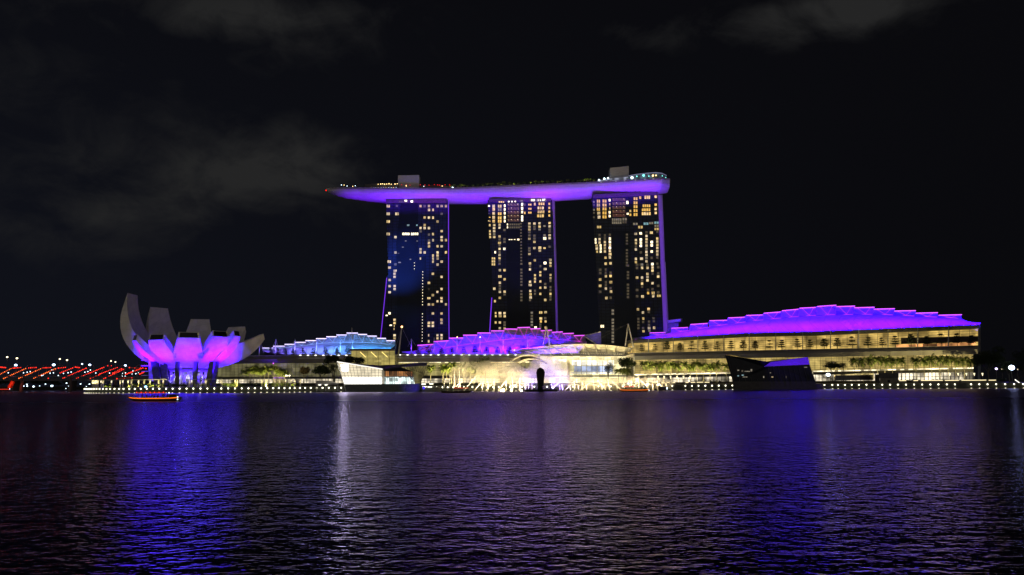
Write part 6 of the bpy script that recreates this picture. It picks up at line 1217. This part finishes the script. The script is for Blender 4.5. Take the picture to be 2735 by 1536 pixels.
t = thing('road_bridge', 'dark road bridge on low piers behind the red lit footbridge', 'road bridge', (P(150, 1010, 720).x, 720, 0)); a, b = P(-200, 1009, 700), P(420, 1011, 760); d = Vector((0, 14, 0)); k = Vector((0, 0, -2.6))
MB().hexa([a, b, b + d, a + d], [a + k, b + k, b + d + k, a + d + k]).build('deck', paint('road_deck', (.10, .10, .11), .8), t)
for f in (.1, .35, .6, .85): q = a.lerp(b, f) + d * .5; MB().box((q.x, q.y, (q.z - 2) / 2), (3, 9, q.z - 2)).build('pier', PIERM, t)
RL = glow('road_lamp_warm', lin(255, 232, 185), 4.5); RI = glow('road_lamp_ice', lin(195, 215, 255), 6)
zd = P(150, 1009, 728).z
for i, (x, y, mt, r_) in enumerate(((118, 208, RL, .85), (278, 228, RL, .9), (258, 340, RI, 1.3), (980, 240, RL, .75), (1098, 258, RL, .8), (880, 335, RI, 1.35), (1345, 320, RI, .7), (1470, 335, RI, 1.1), (1818, 272, RL, .65), (1890, 288, RL, .65), (2052, 345, RI, 1.1))):
    street_lamp(f'{nth(i + 1)} {"warm" if mt is RL else "cold white"} road lamp over the footbridge, counted towards the museum', x * s, 920 + y * s, 733, r_, mt, zd, (1.2, .7, .8), 'lamps on the road bridge')
# far bank: dark trees, small lights, a passing red boat
for i, x in enumerate((10, 60, 110, 160, 205, 250)): tree(f'{nth(i + 1)} dark low tree on the far bank under the bridges', x, 905 + i * 6, 1013, 62, 1030, DARKL, 7, 520, .9, 3.0, i, group='trees on the far bank')
s = 420 / 2576
for i, (x, y, r_) in enumerate(((385, 683, .6), (440, 655, .5), (445, 683, .5), (550, 690, .75), (650, 680, .35), (745, 650, .45), (850, 680, .9), (1090, 635, .5), (1125, 683, .35), (1320, 648, .45), (1465, 650, .45), (1515, 685, .5), (1415, 690, .3), (1080, 722, .3))):
    Y = 690; q = P(x * s, 920 + y * s, Y); t = thing('quay_lamp', f'{nth(i + 1)} small white quay lamp under the bridges towards the museum', 'lamp', (q.x, Y, 0), 'small lamps under the bridges'); MB().ball(q, r_ * 1.15, 6, 4, (1.3, .8, .8)).build('lamp_head', COOLB, t); MB().tube((q.x, Y + .4, 0), (q.x, Y + .4, q.z), .1, .1, 5).build('post', DARK, t)
q = PZ(8, 1044, 0); t = thing('river_boat', 'red lit river boat passing under the end of the footbridge', 'boat', (q.x, q.y, 0)); X0 = q.x
MB().hexa([(X0 - 12, q.y - 2, -.2), (X0 + 8, q.y - 2, -.2), (X0 + 8, q.y + 2, -.2), (X0 - 12, q.y + 2, -.2)], [(X0 - 13, q.y - 2.3, 1.3), (X0 + 9.5, q.y - 2.3, 1.5), (X0 + 9.5, q.y + 2.3, 1.5), (X0 - 13, q.y + 2.3, 1.3)]).build('hull', HULLM, t)
MB().hexa([(X0 - 12, q.y - 1.8, 1.4), (X0 + 5, q.y - 1.8, 1.4), (X0 + 5, q.y + 1.8, 1.4), (X0 - 12, q.y + 1.8, 1.4)], [(X0 - 12, q.y - 1.8, 3.2), (X0 + 4, q.y - 1.8, 3.2), (X0 + 4, q.y + 1.8, 3.2), (X0 - 12, q.y + 1.8, 3.2)]).build('cabin', ROOFB, t)
MB().tube((X0 - 12, q.y - 2.4, 1.5), (X0 + 9.3, q.y - 2.4, 1.6), .3, .3, 6).build('rim_light', glow('boat_red_rim', lin(255, 60, 40), .9, True), t); MB().ball((X0 + 8.6, q.y - 2.4, 2.0), .5, 6, 4).build('bow_lamp', COOLB, t)
